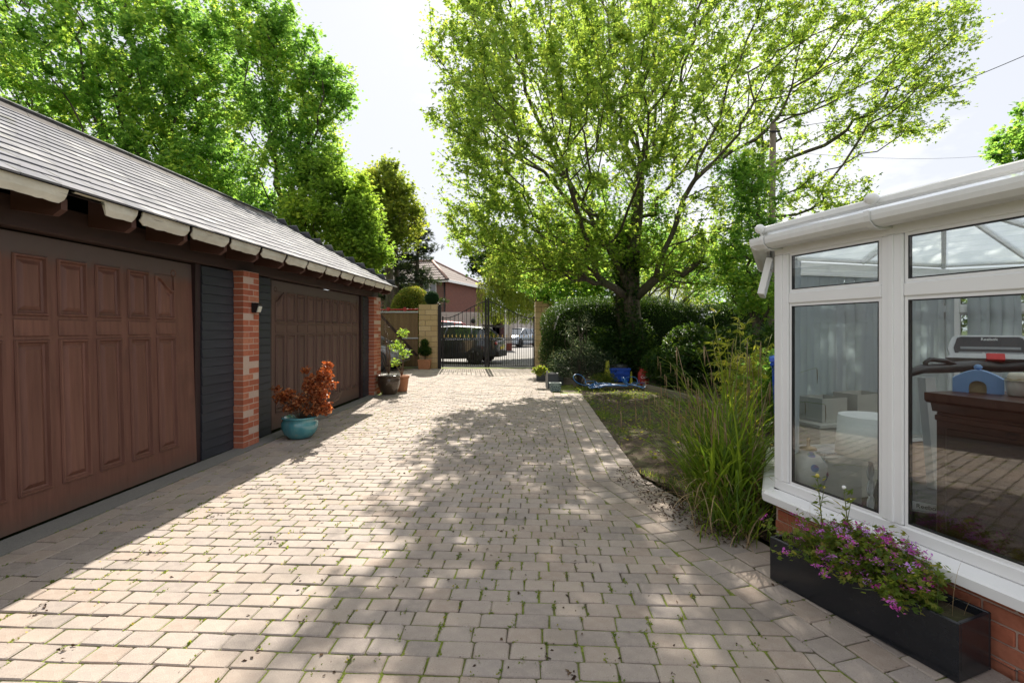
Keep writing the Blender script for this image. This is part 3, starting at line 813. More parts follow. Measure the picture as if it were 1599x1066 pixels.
# roof sheets, bars and the white edge trim above the gutter
hubc = P1 + Vector((-FDIR.y, FDIR.x))*0; inward = Vector((.9604, .2785)); 
hub = P1 + inward*1.93 - FDIR*.25; rend = P1 + inward*1.93 + FDIR*4.3
ze, zr = ZH+.10, 2.44
def off(p, k=.06): 
    c = (P1+P3+P4+P0)/4; return p + (p-c).normalized()*k
def v3(p, z): return Vector((p.x, p.y, z))
pol = [off(p) for p in (P0, P1, P2, P3, P4, P5)]
sh = MB(); H_, E_ = v3(hub, zr), v3(rend, zr)
for tri in ((v3(pol[0],ze), v3(pol[1],ze), H_, E_), (v3(pol[1],ze), v3(pol[2],ze), H_), (v3(pol[2],ze), v3(pol[3],ze), H_), (v3(pol[3],ze), v3(pol[4],ze), H_), (v3(pol[4],ze), v3(pol[5],ze), E_, H_)):
    sh.add([tuple(p) for p in tri], [tuple(range(len(tri)))])
sh.build('roof_sheet', M['roofsheet'], con)
def bar(a, b, w_=.03, name='roof_bar', mat='upvc'):
    a, b = Vector(a), Vector(b); d = (b-a); ln = d.length; q = d.to_track_quat('X', 'Z').to_matrix().to_4x4(); q.translation = a
    return MB().cbox((0, -w_, -.03), (ln, w_, .028), .006).xf(q).build(name, M[mat], con)
for p in pol[1:5]: bar(v3(p, ze), H_, .018)
for t in (.30, .62):
    bar(v3(pol[1].lerp(pol[0], t), ze), H_.lerp(E_, t), .013); bar(v3(pol[4].lerp(pol[5], t), ze), H_.lerp(E_, t), .013)
for a, b in ((1,2),(2,3),(3,4)):
    for t in (.5,): bar(v3(pol[a].lerp(pol[b], t), ze), H_, .012)
bar(H_, E_, .04, 'ridge')
for i in range(5):
    a, b = v3(off((P0,P1,P2,P3,P4,P5)[i], .07), ze+.018), v3(off((P0,P1,P2,P3,P4,P5)[i+1], .07), ze+.018)
    d = (b-a); q = d.to_track_quat('X', 'Z').to_matrix().to_4x4(); q.translation = a
    MB().cbox((-.01, -.028, -.028), (d.length+.01, .02, .012), .008).xf(q).build('edge_trim', M['upvcd'], con)
cp = v3(P1 - FDIR*(-.72), 0)
bl = MB(); ck = m1 @ Vector((-.72, .12, ZH+.115)); bl.ball(ck, (.035, .03, .028), 10); ck = m1 @ Vector((.02, .10, ZH+.115)); bl.ball(ck, (.03, .03, .03), 10); bl.build('bar_end_cap', M['upvcd'], con)
fl = MB(); fl.add([v3(p, .02) for p in (P0, P1, P2, P3, P4, P5)][::-1], [tuple(range(6))]); fl.build('floor', plain('dark_floor_tile', (.11,.09,.085), .35), con)
rw = MB(); q = wall_M(P5, P0); 
rw.box((-(P0-P5).length, -.22, 0), (0, -.01, 3.0)); rw.xf(wall_M(P5, P0)).build('rear_wall', plain('magnolia_wall', (.62,.57,.48), .9), con)
# vertical blinds
def blind(A, B, label, z0=.42, gaps=(), ang=25, step=.078):
    m = wall_M(A, B); Ln = (B-A).length
    b = thing('vertical_blind', label, 'blind', (0, 0, 0), 0, 'white vertical blinds inside the conservatory')
    MB().cbox((-Ln+.1, -.13, 1.86), (-.1, -.10, 1.885), .003).xf(m).build('head_rail', M['upvc'], b)
    n_ = int((Ln-.2)/step)
    V_ = []; ns = 6
    for i in range(ns+1):
        z = 1.855 - (1.855-z0)*i/ns
        for x, y in ((-.047, -.002), (0, .004), (.047, -.002), (.047, -.0035), (0, .0025), (-.047, -.0035)): V_.append((x, y, z))
    F_ = [(i*6+k, i*6+6+k, i*6+6+(k+1) % 6, i*6+(k+1) % 6) for i in range(ns) for k in range(6)]
    sm2 = MB().add(V_, F_, 0, True).mesh('slat', M['blind'])
    for i in range(n_):
        if i in gaps: continue
        o = obj('slat', sm2, b)
        a = ang + random.gauss(0, 6)
        o.matrix_local = m @ Matrix.Translation((-.1-step*(i+.5), -.115, 0)) @ Matrix.Rotation(R(a), 4, 'Z') @ Matrix.Rotation(random.gauss(0, .018), 4, 'Y')
    return b
blind(P2, P1, 'white vertical blind on the narrow side window nearest the front corner', ang=16)
blind(P3, P2, 'wide white vertical blind across the end windows behind the lamp shade', ang=-12, gaps=(2,))
blind(P4, P3, 'gappy white vertical blind showing strips of green behind the treadmill handle', ang=-30, gaps=(3, 7))
blind(P5, P4, 'white vertical blind behind the treadmill screen', ang=-10, gaps=(42,))

# -------- things inside
fr_ = math.atan2(FDIR.y, FDIR.x)
cab = thing('sideboard', 'tall dark wooden sideboard seen from behind in the right-hand window', 'cabinet', (2.28, 2.60, .02), fr_)
M['mahog'] = m_wood('dark_mahogany', (.030,.010,.007), (.085,.028,.016), (.8, 8, 6), .35, .2)
MB().cbox((.0,.0,0), (1.55,.40,.94), .005).build('carcass', M['mahog'], cab)
MB().prism([(-.035,1.0),(-.035,1.04),(.44,1.04),(.44,1.0),(.42,.985),(-.018,.985)], 0, -.035, 1.585).build('top', M['mahog'], cab)
MB().prism([(-.005,.94),(-.018,.984),(.42,.984),(.40,.94)], 0, -.015, 1.565).build('cornice', M['mahog'], cab)
for i in range(3):
    MB().cbox((.05+.5*i, -.010, .06), (.50+.5*i, -.0005, .86), .004).build('back_panel', M['mahog'], cab)
MB().cbox((.0,-.014,.895), (1.55,-.0005,.925), .004).build('rail', M['mahog'], cab)
CF = Matrix.Translation((2.28, 2.60, 0)) @ Matrix.Rotation(fr_, 4, 'Z')
def onc(x, y, z=1.06): return CF @ Vector((x, y, z))
# blue arched box with a knob and round hole
bb = thing('arched_wooden_box', 'light blue wooden box with round hole and knob on the sideboard', 'box', onc(.05, .24), fr_+R(28))
pl_ = []
for i in range(13):
    t = i/12; pl_.append((-.10+.2*t, .075+.045*math.sin(math.pi*t)))
outl = [(-.10,0)] + [(a, b) for a, b in pl_] + [(.10,0)]
hole = [(.033*math.cos(a), .045+.033*math.sin(a)) for a in [math.pi*2*k/16 for k in range(16)]]
M['blue'] = plain('powder_blue_paint', (.16,.30,.55), .5)
cpts = [(.035*math.cos(math.pi-math.pi*k/8), .03+.035*math.sin(math.pi-math.pi*k/8)) for k in range(9)]
prof = [(-.10,0)] + pl_ + [(.10,0), (.035,0)] + cpts[::-1] + [(-.035,0)]
mbx = MB()
n_ = len(prof); 
mbx.v = [(p[0], -.05, p[1]) for p in prof] + [(p[0], .05, p[1]) for p in prof]; mbx.t = [0]*2*n_
mbx.f = [(i, (i+1) % n_, (i+1) % n_+n_, i+n_) for i in range(n_)]
# front faces as quads between arch and outline
top = pl_; k2 = 9
for base_ in (0, n_):
    idx_o = [1+round(j*12/8) for j in range(9)]; idx_c = [n_-2-j for j in range(9)][::1]
    co = [(prof[i][0]) for i in idx_c]
    idx_c = sorted(range(15+1, 15+1+9), key=lambda i: prof[i][0])
    for j in range(8): mbx.f.append((base_+idx_o[j], base_+idx_o[j+1], base_+idx_c[j+1], base_+idx_c[j]))
    mbx.f.append((base_+0, base_+1, base_+idx_c[0], base_+n_-1)); mbx.f.append((base_+14, base_+15, base_+idx_c[-1], base_+13))
mbx.sm = [False]*len(mbx.f)
mbx.build('body', M['blue'], bb); MB().ball((0, 0, .135), (.018, .018, .016), 10).build('knob', M['blue'], bb)
MB().box((-.09,-.01,0), (.09,.0,.07)).build('inner_board', plain('pale_pine', (.45,.33,.17), .6), bb)
jr = thing('cloth_topped_jar', 'small pale jar with a cloth lid and ribbon beside the blue box', 'jar', onc(.22, .24), 0)
MB().lathe([(.035,0),(.042,.01),(.042,.075),(.03,.09)], 16).build('jar_body', plain('grey_glaze', (.45,.42,.38), .4), jr)
MB().lathe([(.050,.078),(.036,.088),(.040,.10),(.03,.118),(.0,.12)], 14, wob=.08).build('cloth_lid', plain('cream_cloth', (.70,.66,.55), .9), jr)
MB().tube([(.04*math.cos(a), .04*math.sin(a)-.0, .086+.004*math.sin(5*a)) for a in [k*.45 for k in range(15)]], .004, 5).build('ribbon', plain('straw_ribbon', (.5,.42,.27), .9), jr)
cs = thing('candlestick', 'tall pink candlestick with a green stripe and flared top on the sideboard', 'candlestick', onc(.36, .16), 0)
M['pinkst'] = plain('pink_ceramic', (.62,.16,.20), .4)
MB().lathe([(.05,0),(.05,.008),(.03,.014),(.026,.03),(.026,.15),(.030,.165),(.048,.178),(.048,.186),(.0,.186)], 18).build('stem', M['pinkst'], cs)
MB().prism([(-.008,.016),(.008,.016),(.008,.16),(-.008,.16)], 1, -.0285, -.024).xf(Matrix.Rotation(R(-35), 4, 'Z')).build('green_stripe', plain('green_paint', (.08,.30,.10), .5), cs)
for z in (.045, .10): MB().lathe([(.0268,z),(.0272,z+.001),(.0272,z+.007),(.0268,z+.008)], 18).build('dark_band', plain('crimson_band', (.35,.04,.08), .5), cs)
pt = thing('white_ornament', 'small white pedestal stand behind the pink candlestick', 'ornament', onc(.44, .28), 0)
MB().lathe([(.05,0),(.05,.01),(.028,.02),(.024,.12),(.05,.135),(.055,.15),(.0,.15)], 16).build('pedestal', M['upvc'], pt)
# treadmill
tm = thing('treadmill', 'grey and black treadmill with an upright screen behind the sideboard', 'treadmill')
TM = Matrix.Translation(D(1545, 545, 3.35)) @ Matrix.Rotation(R(-38), 4, 'Z') @ Matrix.Rotation(R(-25), 4, 'X')
M['silver'] = plain('silver_plastic', (.55,.56,.57), .35); M['blk'] = plain('black_plastic', (.018,.018,.020), .35)
MB().prism([(-.20,-.10),(.20,-.10),(.215,.0),(.19,.085),(.16,.10),(-.16,.10),(-.19,.085),(-.215,.0)], 1, -.012, .03).xf(TM).build('screen_housing', M['silver'], tm)
scr = MB().prism([(-.175,-.065),(.175,-.065),(.185,.0),(.165,.075),(.145,.085),(-.145,.085),(-.165,.075),(-.185,.0)], 1, -.018, -.0125).xf(TM).build('screen', plain('dark_screen', (.02,.022,.025), .15), tm)
MB().box((-.15,-.021,-.01), (.15,-.0185,.008)).box((-.16,-.021,-.06), (.16,-.0185,-.03)).xf(TM).build('display_strip', plain('grey_display', (.20,.21,.22), .3), scr)
def text_obj(name, body, size, mat, parent, mtx, bend=None, ext=.0006):
    cu = bpy.data.curves.new(name, 'FONT'); cu.body = body; cu.size = size; cu.align_x = 'CENTER'; cu.align_y = 'CENTER'; cu.extrude = ext
    tmp = bpy.data.objects.new('tmp', cu); COL.objects.link(tmp); bpy.context.view_layer.update()
    me = bpy.data.meshes.new_from_object(tmp.evaluated_get(bpy.context.evaluated_depsgraph_get())); bpy.data.objects.remove(tmp)
    me.materials.clear(); me.materials.append(mat)
    # stands in the local xz plane facing -y
    for v in me.vertices:
        x, y, z = v.co
        if bend: a = x/bend; v.co = (math.sin(a)*(bend+z), -math.cos(a)*(bend+z), y)
        else: v.co = (x, -z, y)
    me.transform(mtx); o = obj(name, me, parent); return o
M['white'] = plain('white_paint', (.75,.75,.75), .5, bump=0)
text_obj('lettering', 'Reebok', .028, M['white'], scr, TM @ Matrix.Translation((0, -.0195, .065)))
text_obj('lettering', 'Reebok', .026, M['white'], scr, TM @ Matrix.Translation((0, -.0225, -.045)))
MB().prism([(-.24,-.14),(.24,-.14),(.20,-.105),(-.20,-.105)], 1, -.17, .02).xf(TM).build('console_tray', M['silver'], tm)
MB().cbox((-.04,-.175,-.15), (.05,-.12,-.103), .004).xf(TM).build('red_key', plain('red_plastic', (.6,.03,.03), .4), tm)
hb = MB(); a0, a1 = D(1412, 583, 3.0), D(1445, 572, 3.1)
hb.tube([D(1400, 588, 2.95), D(1440, 576, 3.05), D(1475, 574, 3.15), D(1520, 571, 3.2), D(1560, 573, 3.2), D(1605, 571, 3.1), D(1650, 560, 3.0)], [.022,.028,.035,.036,.036,.036,.03], 10)
hb.tube([D(1446, 582, 3.06), D(1445, 566, 3.06), D(1452, 561, 3.06), D(1475, 563, 3.1), D(1490, 568, 3.15)], .014, 8)
hb.build('handrail', M['blk'], tm)
up = MB()
for x0_, Y_ in ((1462, 3.10), (1600, 3.25)):
    t_ = D(x0_-10, 590, Y_); up.add([t_+Vector((-.03,0,0)), t_+Vector((.035,0,0)), t_+Vector((.035,.06,0)), t_+Vector((-.03,.06,0)), Vector((t_.x+.04, t_.y, .3)), Vector((t_.x+.11, t_.y, .3)), Vector((t_.x+.11, t_.y+.06, .3)), Vector((t_.x+.04, t_.y+.06, .3))],
       [(0,1,5,4),(1,2,6,5),(2,3,7,6),(3,0,4,7),(0,3,2,1),(4,5,6,7)])
up.build('upright', M['silver'], tm)
c_ = D(1440, 770, 2.9)
HM = Matrix.Translation((2.78, 3.08, .02)) @ Matrix.Rotation(R(-20), 4, 'Z')
MB().prism([(-.22,0),(.24,0),(.24,.22),(.16,.34),(-.05,.36),(-.2,.26)], 0, -.33, .33).xf(HM).build('motor_hood', M['blk'], tm)
MB().cbox((-.36,-.6,.06), (.36,-.23,.16), .01).xf(HM).build('running_deck', M['blk'], tm)
lbm = CF @ Matrix.Translation((-.115, .03, .38))
MB().cbox((-.07,-.003,-.022), (.07,.0,.022), .001).xf(Matrix.Translation(D(1449, 792, 2.76)) @ Matrix.Rotation(R(-40), 4, 'Z')).build('name_plate', M['white'], tm)
text_obj('lettering', 'Reebok', .034, M['blk'], tm, Matrix.Translation(D(1449, 792, 2.757)) @ Matrix.Rotation(R(-40), 4, 'Z') @ Matrix.Translation((0, -.004, 0)))
# table lamp, table, jar, boxes, ottoman
tb = thing('low_table', 'low dark table under the white lamp shade', 'table', (2.03, 2.72, .02), fr_)
MB().cbox((-.20,-.11,.29), (.20,.13,.32), .005).build('table_top', M['blk'], tb)
for sx in (-.18, .18):
    for sy in (-.09, .11): MB().cbox((sx-.015,sy-.015,0), (sx+.015,sy+.015,.29), .003).build('leg', M['blk'], tb)
lp = thing('table_lamp', 'table lamp with a broad white drum shade and ringed glass base', 'table lamp', (2.04, 2.75, .34), 0)
MB().lathe([(.172,.345),(.155,.57)], 40).build('lamp_shade', plain('white_shade', (.80,.80,.78), .8, bump=0), lp)
st = MB().lathe([(.06,0),(.06,.012),(.012,.02),(.009,.5),(.0,.5)], 16); st.build('stem', M['silver'], lp)
for z in (.07, .16, .25):
    MB().tube([(.042*math.cos(a), 0, z+.042*math.sin(a)) for a in [k*math.pi/9 for k in range(19)]], .006, 6).xf(Matrix.Rotation(R(35), 4, 'Z')).build('glass_ring', M['silver'], lp)
gj = thing('ginger_jar', 'round flower painted jar with a lid knob in the left window', 'jar', (1.90, 3.10, .345), 0)
n = NT('painted_porcelain'); v_ = n.n('ShaderNodeTexVoronoi'); v_.inputs['Scale'].default_value = 14; n.l(n.tc.outputs['Object'], v_.inputs['Vector'])
M['porc'] = n.fin(n.mix(n.ramp(v_.outputs['Distance'], (.28, 1), (.36, 0)), (.58,.55,.50), n.ramp(n.noise(9, 2), (.4, (.35,.10,.12)), (.5, (.12,.18,.40)), (.6, (.15,.25,.16)))), .25)
MB().lathe([(.045,.0),(.055,.01),(.05,.02),(.085,.07),(.11,.14),(.105,.20),(.07,.25),(.045,.265),(.045,.29),(.0,.29)], 28).build('jar_body', M['porc'], gj)
MB().lathe([(.06,-.02),(.06,0),(.0,.0)], 20).build('stand', M['mahog'], gj)
MB().lathe([(.050,.288),(.045,.30),(.012,.305),(.008,.33),(.014,.345),(.006,.36),(.0,.362)], 16).build('lid', plain('old_brass', (.25,.18,.08), .4, .6), gj)
sb = thing('white_stool', 'small white stool under the painted jar', 'stool', (1.90, 3.10, .02), fr_)
MB().cbox((-.11,-.09,.28), (.11,.09,.305), .004).build('seat', M['upvc'], sb)
for sx in (-.09, .09):
    for sy in (-.07, .07): MB().cbox((sx-.012,sy-.012,0), (sx+.012,sy+.012,.28), .002).build('leg', M['upvc'], sb)
ch = thing('pale_chest', 'low pale chest under the end window behind the lamp', 'chest', (2.42, 3.80, .02), R(16))
M['pale'] = plain('pale_painted_wood', (.52,.51,.46), .6)
MB().cbox((0,0,0), (.85,.34,.60), .006).build('body', M['pale'], ch); MB().cbox((-.02,-.02,.601), (.87,.36,.63), .004).build('lid', M['pale'], ch)
CH_ = Matrix.Translation((2.42, 3.80, .02)) @ Matrix.Rotation(R(16), 4, 'Z')
for (x_, w_, h_, lb) in ((.08, .26, .19, 'open white storage box on the chest, the one farther left'), (.45, .32, .21, 'open white storage box on the chest above the lamp shade')):
    bx_ = thing('storage_box', lb, 'box', CH_ @ Vector((x_, .05, .632)), R(16), 'open white boxes on the chest')
    t_ = .008
    MB().box((0,0,0), (w_,.22,.006)).box((0,0,.0061), (w_,t_,h_)).box((0,.22-t_,.0061), (w_,.22,h_)).box((0,t_+.0001,.0061), (t_,.2199-t_,h_)).box((w_-t_,t_+.0001,.0061), (w_,.2199-t_,h_)).build('carton', M['pale'], bx_)
ot = thing('wicker_ottoman', 'pale grey ottoman with a woven top beside the painted jar', 'ottoman', (2.17, 3.38, .02), R(10))
MB().cbox((0,0,0), (.34,.26,.50), .02).build('body', M['pale'], ot)
wv = MB()
for i in range(16): wv.box((.01+.02*i, .005, .501), (.02+.02*i, .255, .508))
for i in range(12): wv.box((.01, .01+.02*i, .5085), (.33, .018+.02*i, .514))
wv.build('woven_top', M['silver'], ot)

# -------- trough planter with flowers
FL, FR = Vector((1.447, 2.715)), Vector((1.76, 1.905)); td = (FR-FL).normalized(); TL = (FR-FL).length; tw = .225
tr_ = thing('trough_planter', 'long glossy black trough planter against the brick wall', 'planter', (FL.x, FL.y, .0), math.atan2(td.y, td.x))
M['trough'] = plain('black_glazed_trough', (.012,.014,.018), .22, var=.4, scale=30, bump=.08)
t_ = .016; h_ = .24
MB().cbox((0,0,.003), (TL,t_,h_), .003).build('side', M['trough'], tr_); MB().cbox((0,tw-t_,.003), (TL,tw,h_), .003).build('side', M['trough'], tr_)
MB().cbox((0.0005,t_,.003), (t_,tw-t_,h_-.001), .003).build('end', M['trough'], tr_); MB().cbox((TL-t_,t_,.003), (TL-.0005,tw-t_,h_-.001), .003).build('end', M['trough'], tr_)
MB().box((t_,t_,.005), (TL-t_,tw-t_,.205)).build('compost', M['soil'], tr_)
TRM = Matrix.Translation((FL.x, FL.y, 0)) @ Matrix.Rotation(math.atan2(td.y, td.x), 4, 'Z')
def wpt(M_, arr): return np.array([tuple(M_ @ Vector(p)) for p in arr])
stems = MB(); lp_, hp_, st_ = [], [], []
for i in range(300):
    x = random.triangular(.10, TL-.06, .5); y = random.uniform(.03, tw-.03); h = random.uniform(.10, .25)*(1-abs(x-.5)*.5)
    dx, dy = random.gauss(0, .05), random.gauss(-.03, .07)
    if random.random() < .22: dy -= random.uniform(.05, .12); h *= .35
    p = [Vector((x, y, .2)), Vector((x+dx*.4, y+dy*.5, .2+h*.6)), Vector((x+dx, y+dy, .2+h))]
    if i % 2 == 0: stems.tube([TRM @ q for q in p], [.0016,.0013,.001], 4, random.random())
    for k in range(16):
        t = random.uniform(.15, 1); q = p[0].lerp(p[1], t*2) if t < .5 else p[1].lerp(p[2], t*2-1)
        lp_.append(tuple(q + Vector((random.gauss(0,.014), random.gauss(0,.014), random.gauss(0,.012)))))
    if random.random() < .42: hp_.append(p[2] + Vector((0, 0, .008)))
fl_ = thing('flowering_plant', 'bushy plant with small purple flowers spilling over the black trough', 'flowers', TRM @ Vector((.45, .1, .205)))
def child_np(name, V, F, mat, T, parent):
    V = V - np.array(parent.location); return np_mesh(name, V, F, mat, T, parent)
A = wpt(TRM, lp_)
V, F, T = scatter(T_TRI[0], T_TRI[1], A, rotmats(len(A), -20, 60), RNG.uniform(.016, .036, len(A)))
tag(child_np('foliage', V, F, M['leaf_flower'], T, fl_), kind='stuff')
stems.xf(Matrix.Translation(-fl_.location)).build('stem', plain('green_stem', (.10,.14,.03), .7), fl_)
pp, pt_ = [], []
for h in hp_:
    c = TRM @ h; ti = random.random()
    for k in range(random.randint(10, 26)):
        pp.append((c.x+random.gauss(0, .010), c.y+random.gauss(0, .010), c.z+random.gauss(0, .008))); pt_.append(min(1, max(0, ti+random.gauss(0, .12))))
V, F, T = scatter(T_ONE[0], T_ONE[1], np.array(pp), rotmats(len(pp), -10, 60), RNG.uniform(.010, .018, len(pp)), np.array(pt_))
tag(child_np('blossom', V, F, M['petal'], T, fl_), kind='stuff')

def blades(n, base, spread, L0, L1, th0, curve, w_, K=7, az=None, rng=RNG):
    """arching blades; returns arrays for np_mesh"""
    b = np.asarray(base) + np.concatenate([rng.normal(0, 1, (n, 2))*spread, np.zeros((n, 1))], 1) if np.asarray(base).ndim == 1 else np.asarray(base)
    n = len(b)
    a = rng.uniform(0, 2*np.pi, n) if az is None else az; L_ = rng.uniform(L0, L1, n); t0 = rng.uniform(*th0, n); cv = rng.uniform(*curve, n)
    p = b.copy(); side = np.stack([-np.sin(a), np.cos(a), np.zeros(n)], 1); rows = []
    for k in range(K+1):
        s = k/K; wd = w_*(1-s**2.2)*(.5+.5*min(1, s*5)); wv_ = np.asarray(wd)*np.ones(n)
        rows.append((p - side*wv_[:, None]/2, p + side*wv_[:, None]/2))
        th = t0 + cv*(s**1.6); st = (L_/K)[:, None]
        p = p + st*np.stack([np.sin(th)*np.cos(a), np.sin(th)*np.sin(a), np.cos(th)], 1)
    V = np.stack([q for r_ in rows for q in r_], 1)
    F = np.array([[2*k, 2*k+1, 2*k+3, 2*k+2] for k in range(K)])
    return V.reshape(-1, 3), (F[None]+(np.arange(n)*(2*K+2))[:, None, None]).reshape(-1, 4), np.repeat(rng.random(n), 2*K+2)
# dry grass in the trough
gs = wpt(TRM, [(random.triangular(.03, TL-.05, .12), random.uniform(.03, tw-.03), .205) for _ in range(260)])
V, F, T = blades(0, gs, 0, .08, .30, (0, .6), (.3, 2.0), .0022)
tag(np_mesh('dry_grass', V, F, M['leaf_straw'], T), 'wispy dry grass growing in the left end of the black trough', 'grass', kind='stuff')
# tall weeds
for x_, h_, lb in ((.22, .42, 'tall weed with yellow buds in front of the left window'), (.36, .40, 'tall weed with a white bud rising before the white post')):
    wd = thing('weed', lb, 'weed', TRM @ Vector((x_, .1, .2)))
    MB().tube([(0,0,0), (.01,.0,h_*.5), (-.005,.01,h_)], [.004,.003,.002], 5).tube([(.004,0,h_*.6), (.03,.01,h_*.85)], .002, 4).build('stem', plain('green_stem2', (.13,.15,.05), .7), wd)
    A = np.array([(random.gauss(0, .012), random.gauss(0, .012), random.uniform(.02, h_)) for _ in range(60)])
    V, F, T = scatter(T_NAR[0]*np.array([1, 1.8, 1]), T_NAR[1], A, rotmats(60, 0, 50), RNG.uniform(.025, .06, 60)); tag(np_mesh('foliage', V, F, M['leaf_flower'], T, wd), kind='stuff')
    MB().ball((-.005,.01,h_+.008), .010, 8).ball((.03,.01,h_*.87), .007, 8).build('bud', plain('yellow_bud' if x_ < .3 else 'white_bud', (.6,.5,.1) if x_ < .3 else (.8,.8,.8), .6), wd)
# ------------------------------------------------------------ gate, pillars, timber gate
def gpillar(px0, px1, ztop, Yf, label, dep=.62, loc_rz=0):
    a = (px0-CX)/FPX*Yf; b = (px1-CX)/FPX*Yf
    t = thing('gate_pillar', label, 'pillar', (a, Yf, 0), loc_rz); w_ = b-a; ch = ztop/12
    MB().box((.012, .012, 0), (w_-.012, dep-.012, ztop-.01)).build('mortar_core', M['smortar'], t)
    for i in range(12):
        z0, z1 = i*ch+.006, (i+1)*ch-.006
        c = w_*(.64 if i % 2 else .34) ; jx = .006
        for x0_, x1_ in ((0, c-jx), (c+jx, w_)):
            o = MB().cbox((x0_, 0, z0), (x1_, dep/2-.005, z1), .006).build('stone_block', M['stone'], t, (random.uniform(-.003,.003), random.uniform(-.003,.003), 0))
        MB().cbox((0, dep/2+.005, z0), (w_, dep, z1), .006).build('stone_block', M['stone'], t)
    return a, b
GY = 17.2
zt1, zt2 = CH+(HY-475)/FPX*GY, CH+(HY-470)/FPX*GY
aL, bL = gpillar(654, 683.5, zt1, GY, 'buff stone gate pillar left of the iron gates with a topiary ball on it')
aR, bR = gpillar(836, 866, zt2, GY, 'buff stone gate pillar right of the iron gates, half hidden by the hedge')
def topiary(x, y, z, r, label):
    t = thing('topiary_ball', label, 'topiary ball', (x, y, z))
    MB().ball((0, 0, r*.93), r*.93, 20).build('core', M['leaf_dark'], t)
    n_ = 5200; d = RNG.normal(size=(n_, 3)); d /= np.linalg.norm(d, axis=1)[:, None]
    A = d*r*RNG.uniform(.93, 1.02, n_)[:, None] + np.array([x, y, z+r*.93]); V, F, T = scatter(T_ONE[0], T_ONE[1], A, rotmats(n_, -60, 80), RNG.uniform(.022, .04, n_))
    V -= np.array([x, y, z]); tag(np_mesh('foliage', V, F, M['ball'], T, t), kind='stuff')
topiary((672-CX)/FPX*GY, GY+.3, zt1, .25, 'round green topiary ball on the left gate pillar')
topiary((851-CX)/FPX*GY, GY+.3, zt2, .29, 'round dark topiary ball on the right gate pillar')
pst = thing('gate_post', 'thick black iron post bolted beside the left stone pillar', 'gate post', (bL+.06, GY+.02, 0))
MB().cbox((-.05,-.05,0), (.06,.05,zt1-.06), .006).build('post', M['iron'], pst); MB().ball((.005, 0, zt1-.03), .045, 10).build('finial', M['iron'], pst)
def leaf_gate(x0, x1, label, flip):
    t = thing('gate_leaf', label, 'gate', (x0, GY+.05, 0)); W = x1-x0
    def ztop(u):            # u: 0 at the hinge side, 1 at the meeting side
        s = min(1, max(0, (u-.12)/.88)); return 1.80 + .60*(s*s*(3-2*s))*.55 + .60*.45*s
    def X(u): return (1-u)*W if flip else u*W
    for u in (0.0, 1.0):
        r_ = .025 if u == 0 else .035; x = X(u) + (r_ if (u == 0) != flip else -r_)
        MB().cbox((x-r_, -r_, .04), (x+r_, r_, ztop(u)+(.05 if u else .06)), .004).build('stile', M['iron'], t)
    if not flip or True:
        x = X(1) + (.035 if flip else -.035); MB().lathe([(.03,0),(.035,.015),(.015,.03),(.025,.05),(.0,.09)], 8, (x, 0, ztop(1)+.05)).build('finial', M['iron'], t)
    for z in (.08, 1.0, 1.06):
        MB().cbox((.05, -.015, z), (W-.05, .015, z+.028), .003).build('rail', M['iron'], t)
    ar = MB().tube([(X(i/24), 0, ztop(i/24)) for i in range(25)], .016, 6).build('arched_rail', M['iron'], t)
    nb = 11
    bars_c = {}
    for i in range(nb*2-1):
        u = (i+1)/(nb*2); x = X(u)
        if i % 2: MB().tube([(x, 0, .1), (x, 0, ztop(u)+.03)], .011, 6).build('bar', M['iron'], t)
        else:
            b = bars_c.setdefault('b', MB().tube([(0,0,.1),(0,0,1.10)], .010, 6).mesh('dog_bar', M['iron'])); obj('dog_bar', b, t, (x, 0, 0))
            s_ = bars_c.setdefault('s', MB().add([(0,0,1.09),(-.022,0,1.15),(0,-.008,1.15),(.022,0,1.15),(0,.008,1.15),(0,0,1.235)], [(0,1,2),(0,2,3),(0,3,4),(0,4,1),(5,2,1),(5,3,2),(5,4,3),(5,1,4)]).mesh('spearhead', M['gold'])); obj('spearhead', s_, t, (x, 0, 0))
gx0 = (690-CX)/FPX*GY; gxm = (760.5-CX)/FPX*GY; gx1 = (835-CX)/FPX*GY
leaf_gate(gx0, gxm-.01, 'left leaf of the black iron gates with gold spearheads', False)
leaf_gate(gxm+.01, gx1, 'right leaf of the black iron gates with gold spearheads', True)
# timber gate to the left
tg = thing('timber_gate', 'tall brown boarded timber gate with a dark diagonal brace', 'gate', (D(592, 577, GY+.5).x, GY+.45, 0))
WG = (654-592)/FPX*(GY+.4)
M['board'] = m_wood('brown_fence_board', (.17,.11,.055), (.30,.20,.11), (9, 9, .7), .8, .3, (.11,.08,.05))
x = 0; hgt = CH+(HY-486)/FPX*GY
pb = MB().cbox((.003, 0, .05), (.107, .02, hgt-.03), .003).mesh('board', M['board'])
while x < WG-.05: obj('board', pb, tg, (x, random.uniform(-.003, .003), 0)); x += .11
M['galv'] = plain('galvanised_rail', (.45,.47,.47), .5, .4)
MB().cbox((-.02,-.05,hgt-.04), (WG,-.002,hgt+.02), .005).build('top_rail', M['galv'], tg)
MB().cbox((WG*.6,-.04,1.05), (WG,-.002,1.10), .005).build('mid_rail', M['galv'], tg)
MB().prism([(.0,hgt-.1),(.07,hgt-.05),(WG,1.0-.55),(WG-.08,.42)], 1, -.035, -.003).build('brace', M['beam'], tg)
rp_ = thing('red_pipe', 'thin red pipe with clamps lying along the top of the timber gate', 'pipe', (tg.location.x, GY+.44, hgt+.04))
M['red'] = plain('red_paint', (.40,.03,.02), .45)
MB().tube([(0,0,.03), (WG,0,.05)], .028, 8).build('pipe', M['red'], rp_)
for x in (.35, .95): MB().cbox((x-.05,-.05,-.02), (x+.05,.05,.12), .01).build('clamp', M['red'], rp_)

